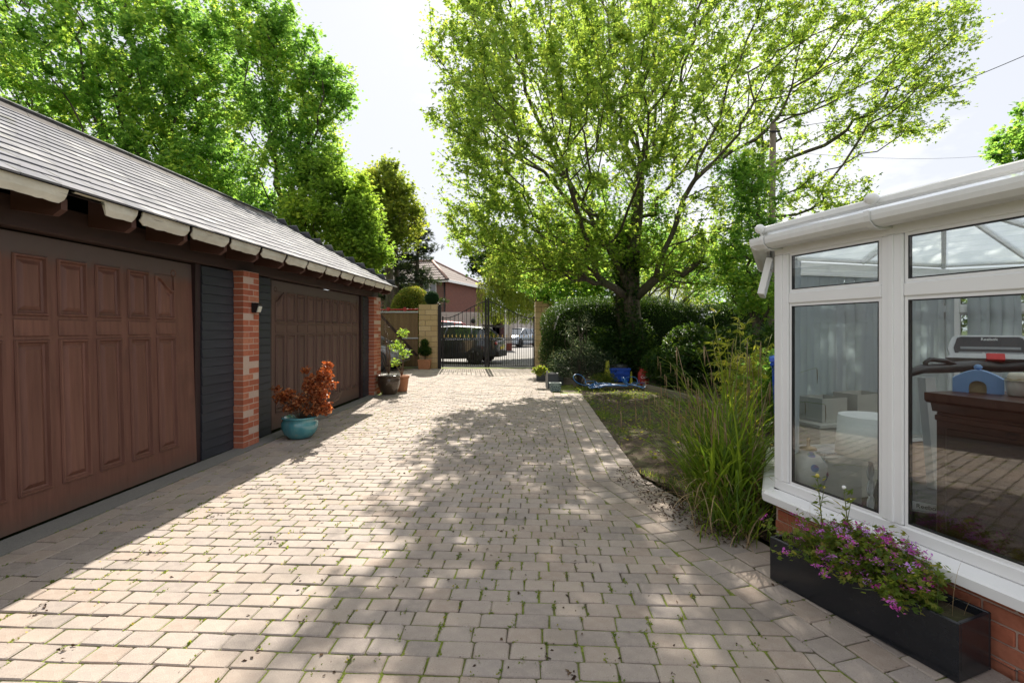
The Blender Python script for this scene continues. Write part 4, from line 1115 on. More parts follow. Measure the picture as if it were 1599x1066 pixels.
# ------------------------------------------------------------ cars
def car(label, loc, rz, L_=4.3, W_=1.78, H_=1.5, paint=None, plate=None, name='parked_car'):
    """front of the car towards local +x"""
    t = thing(name, label, 'car', loc, rz); hw = W_/2
    st = [(-.50,.62,.45,.95),(-.485,.80,.36,1.02),(-.42,.93,.30,1.06),(-.30,.99,.24,1.05),(-.05,1.0,.20,1.02),(.15,1.0,.20,1.0),(.28,.99,.22,.97),(.40,.93,.24,.88),(.465,.80,.26,.76),(.50,.60,.34,.62)]
    V_ = []; F_ = []; arch = lambda x, z: z
    for s, wf, zb, zs in st:
        zs = zs*H_/1.5; x = s*L_; w_ = hw*wf; zz = [zb, zb+.06, zb+(zs-zb)*.45, zs-.10, zs-.02, zs]
        ws = [w_*.90, w_, w_*1.0, w_*.97, w_*.92, w_*.80]
        V_ += [(x, -a, z) for a, z in zip(ws, zz)] + [(x, a, z) for a, z in reversed(list(zip(ws, zz)))]
    m = 12
    for i in range(len(st)-1):
        for k in range(m): F_.append((i*m+k, i*m+(k+1) % m, (i+1)*m+(k+1) % m, (i+1)*m+k))
    F_ += [tuple(range(m-1, -1, -1)), tuple(range((len(st)-1)*m, len(st)*m))]
    body = MB().add(V_, F_, 0, True).build('body', paint, t)
    # cabin: pillars and roof in paint, glass between
    gh = [(-.455,1.00,.80),(-.34,1.44,.66),(-.10,1.50,.70),(.10,1.46,.70),(.295,.965,.80)]
    def ring(s, z, wf, zb=None): return (s*L_, hw*wf, z*H_/1.5)
    low = [(-.46,.98,.86),(-.30,1.02,.90),(-.05,1.01,.91),(.12,.99,.91),(.33,.94,.84)]
    gl = MB(); rf = MB(); pl2 = MB()
    for sy in (-1, 1):
        for i in range(4):
            a, b, c, d_ = low[i], low[i+1], gh[i+1], gh[i]
            P_ = lambda q, dz=0: (q[0]*L_, sy*hw*q[2], q[1]*H_/1.5+dz)
            q4 = [P_(a,-.03), P_(b,-.03), P_(c), P_(d_)]
            gl.add(q4, [(0,1,2,3)] if sy < 0 else [(3,2,1,0)])
    A4 = lambda i: [(gh[i][0]*L_, -hw*gh[i][2], gh[i][1]*H_/1.5), (gh[i][0]*L_, hw*gh[i][2], gh[i][1]*H_/1.5)]
    gl.add(A4(0)+A4(1), [(0,1,3,2)]); gl.add(A4(3)+[(low[4][0]*L_,-hw*.82,low[4][1]*H_/1.5-.02),(low[4][0]*L_,hw*.82,low[4][1]*H_/1.5-.02)], [(0,1,3,2)])
    gl.build('window', M['carglass'], t)
    rv = []; 
    for i in (1, 2, 3):
        x, z, wf = gh[i]; rv += [(x*L_, -hw*wf-.01, z*H_/1.5-.01), (x*L_, -hw*wf*.7, z*H_/1.5+.035), (x*L_, 0, z*H_/1.5+.05), (x*L_, hw*wf*.7, z*H_/1.5+.035), (x*L_, hw*wf+.01, z*H_/1.5-.01)]
    rf.add(rv, [(i*5+k, i*5+k+1, i*5+6+k, i*5+5+k) for i in range(2) for k in range(4)], 0, True)
    rf.add([(gh[1][0]*L_-.16, -hw*.62, gh[1][1]*H_/1.5-.03), (gh[1][0]*L_-.16, hw*.62, gh[1][1]*H_/1.5-.03), (gh[1][0]*L_, hw*.66, gh[1][1]*H_/1.5+.03), (gh[1][0]*L_, -hw*.66, gh[1][1]*H_/1.5+.03)], [(0,1,2,3)])
    rf.build('roof', paint, t)
    for sy in (-1, 1):
        for a, b in ((low[0], gh[0]), (gh[0], gh[1]), (gh[3], (low[4][0], low[4][1], .84)), ((.0,1.0,.92), (-.02,1.49,.70)), ((-.27,1.01,.91), (-.25,1.46,.68))):
            pl2 = MB(); pl2.tube([(a[0]*L_, sy*hw*a[2]*1.005, a[1]*H_/1.5), (b[0]*L_, sy*hw*b[2]*1.005, b[1]*H_/1.5)], .035, 6); pl2.build('window_pillar', paint, t)
    for x in (-.30, .315):
        for sy in (-1, 1):
            wh = obj('wheel', None, t, (x*L_, sy*(hw-.065), .335)); 
            MB().lathe([(.20,-.11),(.30,-.11),(.335,-.08),(.335,.08),(.30,.11),(.20,.11),(.20,-.11)], 24).xf(Matrix.Rotation(R(90), 4, 'X')).build('tyre', M['rubber'], wh)
            rm = MB()
            for k in range(5):
                a = k*2*math.pi/5; c, s_ = math.cos(a), math.sin(a)
                for o_ in (-.14, .14): rm.tube([(0,sy*.075,0), (.22*math.cos(a+o_), sy*.095, .22*math.sin(a+o_))], .018, 5)
            rm.lathe([(.195,-.03),(.225,.0),(.225,.10),(.205,.10),(.205,.02)], 22).xf(Matrix.Identity(4))
            q = MB(); q.lathe([(.225,-.09),(.225,.105),(.207,.105),(.207,-.09)], 22).xf(Matrix.Rotation(R(90), 4, 'X')); rm2 = MB(); 
            for k in range(5):
                a = k*2*math.pi/5
                for o_ in (-.16, .16): q.tube([(.02*math.cos(a), sy*.085, .02*math.sin(a)), (.22*math.cos(a+o_), sy*.10, .22*math.sin(a+o_))], .017, 5)
            q.build('rim', M['alloy'], wh)
            MB().ball((x*L_, sy*(hw-.035), .36), (.385,.045,.375), 18).build('wheel_arch', M['rubber'], t)
    for sy in (-1, 1):
        MB().ball((-.488*L_, sy*hw*.66, .86), (.05,.20,.09), 10).build('tail_light', M['tail'], t)
        MB().ball((.458*L_, sy*hw*.62, .68), (.11,.20,.07), 10).build('headlight', M['lamp'], t)
        MB().cbox((.17*L_, sy*(hw+.02)-.06, .93), (.17*L_+.09, sy*(hw+.02)+.06, 1.04), .02).build('door_mirror', paint, t)
    MB().cbox((.487*L_, -hw*.5, .40), (.505*L_, hw*.5, .60), .008).build('grille', M['rubber'], t)
    MB().cbox((-.507*L_, -.26, .60), (-.500*L_, .26, .71), .002).build('number_plate', M['plate_y'], t)
    MB().cbox((.506*L_, -.26, .44), (.512*L_, .26, .55), .002).build('number_plate', M['plate_w'], t)
    MB().cbox((-.515*L_, -hw*.72, .30), (-.47*L_, hw*.72, .52), .02).build('bumper', M['rubber'], t)
    return t
M['carglass'] = plain('dark_car_window', (.03,.04,.045), .08, bump=0, coat=1)
M['alloy'] = plain('dark_alloy', (.25,.25,.26), .35, .8); M['tail'] = plain('tail_light_red', (.35,.01,.01), .2, coat=1)
M['lamp'] = plain('headlight_glass', (.55,.58,.60), .1, coat=1); M['plate_y'] = plain('yellow_plate', (.65,.48,.03), .4, bump=0); M['plate_w'] = plain('white_plate', (.75,.75,.72), .4, bump=0)
def paintm(name, c): return plain(name, c, .3, .25, var=.03, bump=0, coat=1)
c1 = car('dark grey hatchback parked side-on behind the iron gates', (-2.62, 20.9, -.03), R(180-14), 4.5, 1.85, 1.55, paintm('dark_car_paint', (.030,.034,.045)))
tlg = MB(); tlg.prism([(-2.14,1.50),(-1.62,1.56),(-1.60,1.62),(-2.20,1.60)], 1, -.60, .60).build('rear_spoiler', M['rubber'], c1)
car('silver blue car parked farther down the lane seen through the right gate leaf', (.58, 40, -.03), R(-90-28), 4.2, 1.75, 1.5, paintm('silver_blue_paint', (.42,.48,.56)))
car('red van showing only its roof above the dark hatchback', (-4.2, 27, -.03), R(180), 4.2, 1.8, 1.86, paintm('red_car_paint', (.55,.03,.05)))
car('black and silver car parked beyond the garage with its nose behind the plant pots', (-5.55, 16.65, -.01), R(-6), 3.9, 1.7, 1.42, paintm('silver_car_paint', (.16,.165,.17)))

# ------------------------------------------------------------ house and pale building beyond
hs = thing('brick_house', 'two storey red brick house with brown tiled hip roof beyond the gates', 'house', (-4.92, 36, 0), R(70.7))
# local x runs back along the right-hand side wall, local y to the left
M['hbrick'] = m_brick('house_brick', (.24,.08,.06), (.29,.10,.075), (.21,.07,.055)); EZh = 5.05
n = NT('house_brickwork'); bt = n.n('ShaderNodeTexBrick'); bt.inputs['Scale'].default_value = 1
bt.inputs['Color1'].default_value = (.17,.052,.034,1); bt.inputs['Color2'].default_value = (.13,.040,.028,1); bt.inputs['Mortar'].default_value = (.16,.11,.09,1)
bt.inputs['Brick Width'].default_value = .22; bt.inputs['Row Height'].default_value = .075; bt.inputs['Mortar Size'].default_value = .008
mpn = n.n('ShaderNodeMapping'); mpn.inputs['Rotation'].default_value = (R(90), 0, 0); n.l(n.tc.outputs['Object'], mpn.inputs['Vector']); n.l(mpn.outputs['Vector'], bt.inputs['Vector'])
M['hwall'] = n.fin(bt.outputs['Color'], .9)
HD, HWd = 7.5, 8.0
wlm = MB(); wlm.box((0,0,0), (HD,.25,EZh)); wlm.box((HD-.25,.251,0), (HD,HWd,EZh)); wlm.box((.251,HWd-.25,0), (HD-.251,HWd,EZh))
# front wall with a window opening 1.9..3.6 at first floor
wy0, wy1, wz0, wz1 = .80, 2.0, 3.95, 4.88
wlm.box((0,.251,0), (.25,HWd,wz0)).box((0,.251,wz0), (.25,wy0,EZh)).box((0,wy1,wz0), (.25,HWd,EZh)).box((0,wy0,wz1), (.25,wy1,EZh))
wlm.build('wall', M['hwall'], hs)
wf = MB()
for a, b in ((wy0, wy0+.07), (wy1-.07, wy1), ((wy0+wy1)/2-.05, (wy0+wy1)/2+.05)): wf.box((.04, a, wz0), (.11, b, wz1))
wf.box((.041, wy0+.07, wz0), (.109, wy1-.07, wz0+.07)).box((.041, wy0+.07, wz1-.07), (.109, wy1-.07, wz1)).box((.042, wy0+.07, wz0+.85), (.108, wy1-.07, wz0+.90)).box((-.06, wy0-.05, wz0-.06), (.03, wy1+.05, wz0-.001))
wf_ = wf.build('window', M['upvc'], hs); MB().box((.07, wy0+.07, wz0+.07), (.08, wy1-.07, wz1-.07)).build('pane', M['carglass'], wf_)
ov = .35; rz_ = 7.15; rh = MB()
rh.add([(-ov,-ov,EZh),(HD+ov,-ov,EZh),(HD+ov,HWd+ov,EZh),(-ov,HWd+ov,EZh),(HD/2,3.2,rz_),(HD/2,HWd-3.2,rz_)], [(0,1,4),(1,2,5,4),(2,3,5),(3,0,4,5),(0,3,2,1)])
n = NT('brown_roof_tile'); wv_ = n.n('ShaderNodeTexWave'); wv_.inputs['Scale'].default_value = 1.6; wv_.bands_direction = 'Y'
n.l(n.tc.outputs['Object'], wv_.inputs['Vector']); wv2 = n.n('ShaderNodeTexWave'); wv2.inputs['Scale'].default_value = 1.2; wv2.bands_direction = 'Z'; n.l(n.tc.outputs['Object'], wv2.inputs['Vector'])
n.bump(n.math('ADD', wv_.outputs['Fac'], wv2.outputs['Fac']), 1.0, .05)
M['rtile'] = n.fin(n.mix(n.ramp(wv2.outputs['Fac'], (.0, .6), (.3, 0)), n.ramp(n.noise(3, 4), (.3, (.12,.09,.078)), (.7, (.17,.13,.115))), (.12,.07,.05)), .85)
rr = rh.build('roof', M['rtile'], hs)
for a, b in (((-ov,-ov,EZh+.03), (HD/2,3.2,rz_+.04)), ((HD+ov,-ov,EZh+.03), (HD/2,3.2,rz_+.04)), ((HD/2,3.2,rz_+.04), (HD/2,HWd-3.2,rz_+.04)), ((-ov,HWd+ov,EZh+.03), (HD/2,HWd-3.2,rz_+.04))):
    MB().tube([a, b], .09, 6).build('ridge_tile', plain('ridge_pink', (.38,.24,.19), .8), rr)
gb = MB(); gb.box((-ov-.02,-ov-.02,EZh-.16), (-ov+.02,HWd+ov,EZh+.02)).box((-ov+.021,-ov-.02,EZh-.16), (HD+ov,-ov+.02,EZh+.02)).build('fascia', M['upvc'], hs)
g2 = MB(); g2.box((-ov-.12,-ov-.12,EZh-.04), (-ov-.021,HWd+ov,EZh+.05)).build('gutter', M['iron'], hs); MB().tube([(-.05,.1,EZh-.05),(-.05,.1,0)], .04, 6).build('downpipe', M['iron'], hs)

ob = thing('pale_building', 'low pale rendered building with red brick base across the lane', 'building', (-6.2, 32.5, 0), 0)
n = NT('pale_boarding'); g = n.noise(6, 4); M['pale_r'] = n.fin(n.ramp(g, (.3, (.52,.48,.45)), (.7, (.62,.58,.54))), .85)
dx = 1.2; x = 0; 
while x < 5.6:
    if not 5.0 < x < 6.0: MB().cbox((x, 0, .45), (x+.58, .12, 2.55), .01).build('panel', M['pale_r'], ob)
    x += .6
MB().box((0,.02,-.05), (6.2,.3,.449)).build('base', M['hbrick'], ob)
MB().box((0,.121,.45), (6.2,.3,2.5)).build('wall', M['pale_r'], ob)
for x in (4.72,): 
    dr = MB().box((x+.16,.0,.1), (x+.95,.10,2.3)).build('door', plain('dark_red_door', (.08,.03,.035), .5), ob); MB().box((x+.05,-.02,0), (x+.16,.11,2.4)).box((x+.95,-.02,0), (x+1.08,.11,2.4)).build('frame', M['upvc'], dr)
MB().ball((3.6,-.12,1.95), .16, 10).build('vent', M['rubber'], ob)
ob2 = thing('rendered_wall', 'long pale boarded wall far behind the silver blue car', 'wall', (-1.4, 46, 0), 0)
for i in range(17): MB().cbox((i*.55, 0, .5), (i*.55+.53, .12, 2.85), .01).build('panel', M['pale_r'], ob2)
MB().box((0,.02,-.05), (9.4,.3,.499)).build('base', M['hbrick'], ob2); MB().box((0,.121,.5), (9.4,.3,2.8)).build('backing', M['pale_r'], ob2)
bs = np.stack([RNG.uniform(1.5, 6, 2600), RNG.uniform(29.5, 32.3, 2600), np.full(2600, -.03)], 1)
V, F, T = blades(0, bs, 0, .2, .55, (0, .4), (.2, 1.2), .03, K=3); tag(np_mesh('grass_verge', V, F, M['leaf_grass'], T), 'rough green grass verge along the lane beyond the gates', 'grass', kind='stuff')

# ------------------------------------------------------------ pots by the garage
def pot(name, label, c, prof, mat, soil=None, n_=28, rim=None):
    t = thing(name, label, 'plant pot', c); MB().lathe(prof, n_).build('bowl', mat, t)
    top = prof[-1]; MB().lathe([(max(.01, prof[-2][0]-.004), top[1]-.04), (max(.01, prof[-2][0]-.004), top[1]-.02), (.0, top[1]-.01)], n_).build('compost', M['soil'], t); return t
n = NT('turquoise_glaze'); g = n.noise(4, 5, .6, 'Object', (1, 1, .35))
n.b.inputs['Coat Weight'].default_value = .6
M['turq'] = n.fin(n.mix(n.ramp(n.noise(14, 5), (.58, 0), (.75, .6)), n.ramp(g, (.3, (.030,.14,.18)), (.55, (.06,.24,.28)), (.75, (.14,.34,.34))), (.25,.30,.22)), .22)
pc = G(458.5, 688); pc.y += .18
PT = pot('turquoise_pot', 'squat turquoise glazed pot holding the rust coloured shrub', (pc.x, pc.y, .005), [(.13,0),(.15,.01),(.20,.07),(.225,.14),(.222,.20),(.205,.245),(.215,.252),(.225,.262),(.215,.275),(.195,.268),(.185,.24)], M['turq'])
def shrub(name, label, base, stems_, leaves, mat, cat='shrub', twm=None, lmat=None, seedn=None):
    """stems_: list of (points, radius); leaves: (V,F,T) in world coordinates"""
    t = thing(name, label, cat, base); mb = MB()
    for p, r in stems_: mb.tube(p, r, 5)
    mb.xf(Matrix.Translation(-Vector(base))).build('branches', twm or M['twig'], t)
    if leaves:
        V, F, T = leaves; tag(np_mesh('foliage', V-np.array(base), F, mat, T, t), kind='stuff')
    return t
def gen_branches(base, tips, r0, kink=.12, rnd=random):
    out_ = []
    base = Vector(base)
    for tip in tips:
        tip = Vector(tip); mid1 = base.lerp(tip, .35) + Vector([rnd.gauss(0, kink) for _ in range(3)])*(tip-base).length*.4; mid2 = base.lerp(tip, .7) + Vector([rnd.gauss(0, kink) for _ in range(3)])*(tip-base).length*.4
        out_.append(([base, mid1, mid2, tip], [r0, r0*.75, r0*.5, r0*.25]))
    return out_
def cloud(n_, blobs, rng=RNG):
    """random points in a list of (centre, radii, weight) ellipsoids"""
    w_ = np.array([b[2] for b in blobs], float); w_ /= w_.sum(); idx = rng.choice(len(blobs), n_, p=w_)
    d = rng.normal(size=(n_, 3)); d /= np.linalg.norm(d, axis=1)[:, None]; r = rng.random(n_)**(1/2.4)
    C_ = np.array([tuple(b[0]) for b in blobs])[idx]; R_ = np.array([b[1] for b in blobs])[idx]
    return C_ + d*r[:, None]*R_
b0 = Vector((pc.x, pc.y, .24)); Yp = pc.y
blobs = [(D(507, 585, Yp+.05), (.10,.11,.12), 3), (D(497, 613, Yp), (.14,.13,.16), 4), (D(505, 636, Yp), (.11,.11,.09), 4), (D(478, 577, Yp+.1), (.07,.06,.03), .7), (D(447, 615, Yp), (.12,.10,.06), 2), (D(455, 636, Yp), (.10,.08,.07), 1.4), (D(432, 607, Yp), (.05,.05,.03), .6), (D(519, 600, Yp), (.05,.05,.05), .8)]
blobs += [(D(487, 600, Yp), (.12,.12,.13), 3), (D(470, 625, Yp), (.14,.12,.09), 2.5), (D(440, 622, Yp), (.10,.08,.08), 1.5), (D(512, 570, Yp), (.06,.06,.05), .8), (D(490, 640, Yp), (.15,.12,.06), 2)]
tips = [tuple(b[0]) for b in blobs] + [tuple(D(*q)) for q in ((535, 610, Yp), (532, 652, Yp-.15), (505, 567, Yp), (465, 600, Yp), (488, 590, Yp), (440, 640, Yp), (530, 642, Yp+.1))]
A = cloud(2600, blobs); V, F, T = scatter(T_ONE[0]*np.array([1, 1.5, 1]), T_ONE[1], A, rotmats(len(A), -70, 50), RNG.uniform(.03, .058, len(A)))
shrub('rust_leaved_shrub', 'dead shrub with curled rust orange leaves in the turquoise pot', tuple(b0), gen_branches(b0, tips*2, .006, .2), (V, F, T), M['leaf_rust'])
M['brownglaze'] = plain('brown_glaze', (.055,.035,.022), .3, var=.5, scale=5, bump=.1, coat=.5)
bp = G(604, 617); bp.y += .18
BP = pot('brown_glazed_pot', 'large brown glazed pot topped with pale pebbles at the garage corner', (bp.x, bp.y, .005), [(.15,0),(.16,.01),(.20,.10),(.235,.22),(.24,.33),(.225,.375),(.245,.385),(.25,.40),(.235,.41),(.215,.40)], M['brownglaze'])
pb_ = MB()
for i in range(44):
    a, r = random.uniform(0, 6.28), .2*math.sqrt(random.random()); pb_.ball((r*math.cos(a), r*math.sin(a), .405+random.uniform(0,.01)), (random.uniform(.016,.028), random.uniform(.014,.022), .013), 6, random.random())
tag(pb_.build('pebbles', plain('pale_pebble', (.55,.52,.46), .7, var=.3), BP), kind='stuff')
b0 = Vector((bp.x, bp.y, .41)); tips = [tuple(D(600+random.gauss(0, 6), random.uniform(470, 560), bp.y+random.gauss(0, .08))) for _ in range(16)]
V, F, T = scatter(T_ONE[0], T_ONE[1], cloud(420, [(D(603, 520, bp.y), (.10,.10,.42), 1), (D(597, 480, bp.y), (.06,.06,.2), .5)]), rotmats(420, -60, 60), RNG.uniform(.012, .028, 420))
shrub('bare_brown_shrub', 'thin upright half dead brown shrub in the brown glazed pot', tuple(b0), gen_branches(b0, tips, .007, .08), (V, F, T), M['litter'])
M['terra'] = plain('terracotta', (.42,.19,.10), .85, var=.2, scale=8, bump=.3)
tp = G(625, 612); tp.y += .15
pot('terracotta_pot', 'round terracotta pot just behind the brown glazed pot', (tp.x, tp.y, .005), [(.11,0),(.12,.01),(.155,.30),(.17,.30),(.175,.35),(.16,.355),(.15,.33)], M['terra'])
b0 = Vector((tp.x, tp.y, .34)); bl_ = [(D(629, 520, tp.y), (.14,.14,.12), 1.6), (D(620, 540, tp.y), (.18,.15,.14), 3), (D(632, 552, tp.y), (.15,.12,.12), 2), (D(617, 565, tp.y), (.13,.12,.10), 1.5), (D(612, 588, tp.y), (.14,.12,.05), 1)]
V, F, T = scatter(T_MAP[0], T_MAP[1], cloud(330, bl_), rotmats(330, -40, 40), RNG.uniform(.045, .08, 330))
shrub('potted_green_shrub', 'leggy light green shrub growing in the round terracotta pot', tuple(b0), gen_branches(b0, [tuple(b[0]) for b in bl_]*2, .008, .08), (V, F, T), M['leaf_lime'])
sp_ = G(662, 576.5); sp_.y += .2
SQ = thing('square_planter', 'square terracotta planter at the foot of the left gate pillar', 'planter', (sp_.x, sp_.y, 0))
MB().add([(-.19,-.19,0),(.19,-.19,0),(.19,.19,0),(-.19,.19,0),(-.225,-.225,.34),(.225,-.225,.34),(.225,.225,.34),(-.225,.225,.34),(-.19,-.19,.34),(.19,-.19,.34),(.19,.19,.34),(-.19,.19,.34),(-.18,-.18,.29),(.18,-.18,.29),(.18,.18,.29),(-.18,.18,.29)],
    [(3,2,1,0),(0,1,5,4),(1,2,6,5),(2,3,7,6),(3,0,4,7),(4,5,9,8),(5,6,10,9),(6,7,11,10),(7,4,8,11),(8,9,13,12),(9,10,14,13),(10,11,15,14),(11,8,12,15),(12,13,14,15)]).build('box', M['terra'], SQ)
bl_ = [((sp_.x, sp_.y, .62), (.24,.22,.20), 4), ((sp_.x-.02, sp_.y, .88), (.14,.14,.16), 2)]
V, F, T = scatter(T_NAR[0]*np.array([1, 2, 1]), T_NAR[1], cloud(2400, bl_), rotmats(2400, 0, 70), RNG.uniform(.05, .09, 2400))
shrub('small_conifer', 'small bushy dark green conifer in the square terracotta planter', (sp_.x, sp_.y, .3), gen_branches((sp_.x, sp_.y, .3), [tuple(b[0]) for b in bl_]*2, .012, .05), (V, F, T), M['leaf_dark'])

# ------------------------------------------------------------ things right of the drive
def boxpot(label, px0, px1, py0, py1, mat, dep=.3, dy=0, taper=0):
    c0, c1 = G(px0, py1), G(px1, py1); Y_ = c0.y + dy; k = Y_/c0.y; c0 *= k; c1 *= k; h = CH+(HY-py0)/FPX*Y_
    t = thing('dark_planter', label, 'planter', ((c0.x+c1.x)/2, Y_, 0)); w_ = (c1.x-c0.x)/2
    o, i_ = w_, w_-.03
    MB().add([(-o+taper,0,0),(o-taper,0,0),(o-taper,dep,0),(-o+taper,dep,0),(-o,0,h),(o,0,h),(o,dep,h),(-o,dep,h),(-i_,.03,h),(i_,.03,h),(i_,dep-.03,h),(-i_,dep-.03,h),(-i_,.03,h-.06),(i_,.03,h-.06),(i_,dep-.03,h-.06),(-i_,dep-.03,h-.06)],
        [(3,2,1,0),(0,1,5,4),(1,2,6,5),(2,3,7,6),(3,0,4,7),(4,5,9,8),(5,6,10,9),(6,7,11,10),(7,4,8,11),(8,9,13,12),(9,10,14,13),(10,11,15,14),(11,8,12,15)]).build('box', mat, t)
    MB().box((-i_+.001,.031,h-.09), (i_-.001,dep-.031,h-.04)).build('compost', M['soil'], t); return t
M['dplast'] = plain('dark_grey_plastic', (.045,.05,.055), .55, var=.3)
bq = boxpot('tall dark square planter with pale worn edges near the right gate pillar', 853, 872, 583, 606, M['dplast'])
MB().box((bq.scale.x*-.145,-.012,0), (-.105,-.001,.42)).build('pale_edge', plain('pale_edge', (.30,.28,.25), .8), bq)
boxpot('low dark planter behind the tall one and nearest the gate pillar', 838, 858, 580, 600, M['dplast'], .3, .8)
M['patt'] = NT('patterned_grey_green'); v_ = M['patt'].n('ShaderNodeTexVoronoi'); v_.inputs['Scale'].default_value = 22; v_.feature = 'DISTANCE_TO_EDGE'; M['patt'].l(M['patt'].tc.outputs['Object'], v_.inputs['Vector'])
M['patt'] = M['patt'].fin(M['patt'].ramp(v_.outputs['Distance'], (.05, (.20,.26,.24)), (.14, (.05,.08,.08))), .7)
boxpot('small patterned grey green planter in front of the tall dark one', 858, 877, 598, 610, M['patt'], .2, -.1, .03)
boxpot('green tinged planter at the right end of the group of dark pots', 866, 880, 588, 603, M['dplast'], .25, .25)
# hose
hs_ = thing('garden_hose', 'tangled bright blue garden hose lying at the edge of the lawn', 'hose', (2.1, 11.2, .05))
pts = []; rg = random.Random(3)
for i in range(230):
    u = i/229; cx_ = 1.55 + 1.35*u + .12*math.sin(u*9); r = .15 + .09*math.sin(u*23)
    a = u*2*math.pi*11 + math.sin(u*30)*.5; upz = .0
    up_ = .24*math.exp(-((u-.04)/.05)**2) + .22*math.exp(-((u-.80)/.06)**2)
    pts.append(Vector((cx_ + r*math.cos(a) - 2.1, 11.15 + .22*math.sin(a)*(1-up_*1.5) + .1*math.sin(u*17) - 11.2, .03 + abs(math.sin(a*.5+u*4))*.07 + up_*(.5+.5*math.sin(a)))))
MB().tube(pts, .009, 6).build('hose', plain('blue_hose', (.025,.15,.38), .4), hs_)
pts2 = [p*1.0 + Vector((.05*math.sin(i*.3), .07*math.cos(i*.21), -.01)) for i, p in enumerate(pts[60:190])]
MB().tube(pts2, .010, 6).build('hose_loop', plain('blue_hose2', (.02,.12,.32), .4), hs_)
cr = G(975, 605); cr.y += .6
CB = thing('recycling_crate', 'blue plastic recycling crate full of rubbish beside the red gas cylinder', 'crate', (cr.x, cr.y, .1), R(-4))
M['bluep'] = plain('blue_plastic', (.012,.07,.42), .4); w2, h2 = .25, .33
MB().add([(-w2+.03,-.16,0),(w2-.03,-.16,0),(w2-.03,.2,0),(-w2+.03,.2,0),(-w2,-.19,h2),(w2,-.19,h2),(w2,.23,h2),(-w2,.23,h2),(-w2+.02,-.17,h2),(w2-.02,-.17,h2),(w2-.02,.21,h2),(-w2+.02,.21,h2),(-w2+.04,-.15,.02),(w2-.04,-.15,.02),(w2-.04,.19,.02),(-w2+.04,.19,.02)],
    [(3,2,1,0),(0,1,5,4),(1,2,6,5),(2,3,7,6),(3,0,4,7),(4,5,9,8),(5,6,10,9),(6,7,11,10),(7,4,8,11),(8,9,13,12),(9,10,14,13),(10,11,15,14),(11,8,12,15),(12,13,14,15)]).build('body', M['bluep'], CB)
MB().cbox((-w2-.015,-.205,h2-.05), (w2+.015,-.192,h2+.005), .004).build('rim', M['bluep'], CB); MB().cbox((-w2+.01,-.196,h2-.17), (w2-.01,-.182,h2-.12), .004).build('rib', M['bluep'], CB); MB().cbox((-.09,-.212,h2-.14), (.09,-.206,h2-.06), .003).build('handle', M['bluep'], CB)
rub = thing('black_bags', 'black and grey plastic sacks heaped in the blue crate', 'sacks', (cr.x, cr.y, .38))
for (x, y, z, r, s_) in ((-.13,0,.03,.13,M['rubber']), (.08,.03,.04,.15,M['rubber']), (.0,-.03,.07,.10,M['dplast'])):
    mb = MB().ball((x, y, z), (r*1.2, r, r*.7), 14); mb.v = [tuple(Vector(p)+Vector((random.gauss(0,.009),)*3)) for p in mb.v]; mb.build('sack', s_, rub)
for xx, lb, sc_ in ((-.31, 'crumpled yellow sack standing at the left end of the blue crate', 1.25), (.285, 'folded yellow sack squeezed between the blue crate and the gas cylinder', .62)):
    ys_ = thing('yellow_sack', lb, 'sack', (cr.x+xx, cr.y-.1, .06)); mb = MB()
    n_ = 9; rowsv = []
    for i in range(n_):
        z = i/(n_-1)*.44*sc_; wv_ = (.10-.06*(i/(n_-1))**2)*sc_*(.75 if xx > 0 else 1)
        for k in range(10): a = k*2*math.pi/10; rowsv.append((wv_*math.cos(a)*random.uniform(.8,1.1)*.75, wv_*math.sin(a)*random.uniform(.7,1.1), z+random.gauss(0,.006)))
    mb.add(rowsv, [(i*10+k, i*10+(k+1) % 10, i*10+10+(k+1) % 10, i*10+10+k) for i in range(n_-1) for k in range(10)]+[tuple(range((n_-1)*10, n_*10))]).build('sack', plain('yellow_plastic', (.62,.62,.05), .45, var=.15, scale=30, bump=.3), ys_)
gc = G(1005.5, 605); gc.y += .05
GC = thing('gas_cylinder', 'red propane gas cylinder with white lettering at the lawn edge', 'gas cylinder', (gc.x, gc.y, .02))
rr_ = .13
MB().lathe([(.10,0),(.10,.02),(.12,.035),(rr_,.07),(rr_,.30),(.12,.345),(.09,.37),(.03,.38),(.0,.38)], 28).build('body', M['red'], GC)
sv = MB(); 
for a0_, a1_ in ((200, 250), (290, 340), (20, 70), (110, 160)):
    n_ = 6; v = []
    for i in range(n_+1):
        a = R(a0_+(a1_-a0_)*i/n_)
        for r, z in ((.088,.365),(.092,.365),(.092,.46),(.088,.46)): v.append((r*math.cos(a), r*math.sin(a), z))
    sv.add(v, [(i*4+k, i*4+(k+1) % 4, i*4+4+(k+1) % 4, i*4+4+k) for i in range(n_) for k in range(4)]+[(3,2,1,0),(n_*4,n_*4+1,n_*4+2,n_*4+3)])
sv.tube([(.09*math.cos(a), .09*math.sin(a), .455) for a in [k*math.pi/12 for k in range(25)]], .010, 6)
sv.build('collar', M['red'], GC); MB().lathe([(.02,.38),(.02,.42),(.03,.425),(.03,.44),(.0,.44)], 10).build('valve', M['gold'], GC)
text_obj('lettering', 'Calor', .085, M['white'], GC, Matrix.Translation((0, 0, .235)), bend=rr_+.001)
text_obj('lettering', 'Propane', .045, M['white'], GC, Matrix.Translation((0, 0, .125)), bend=rr_+.001)
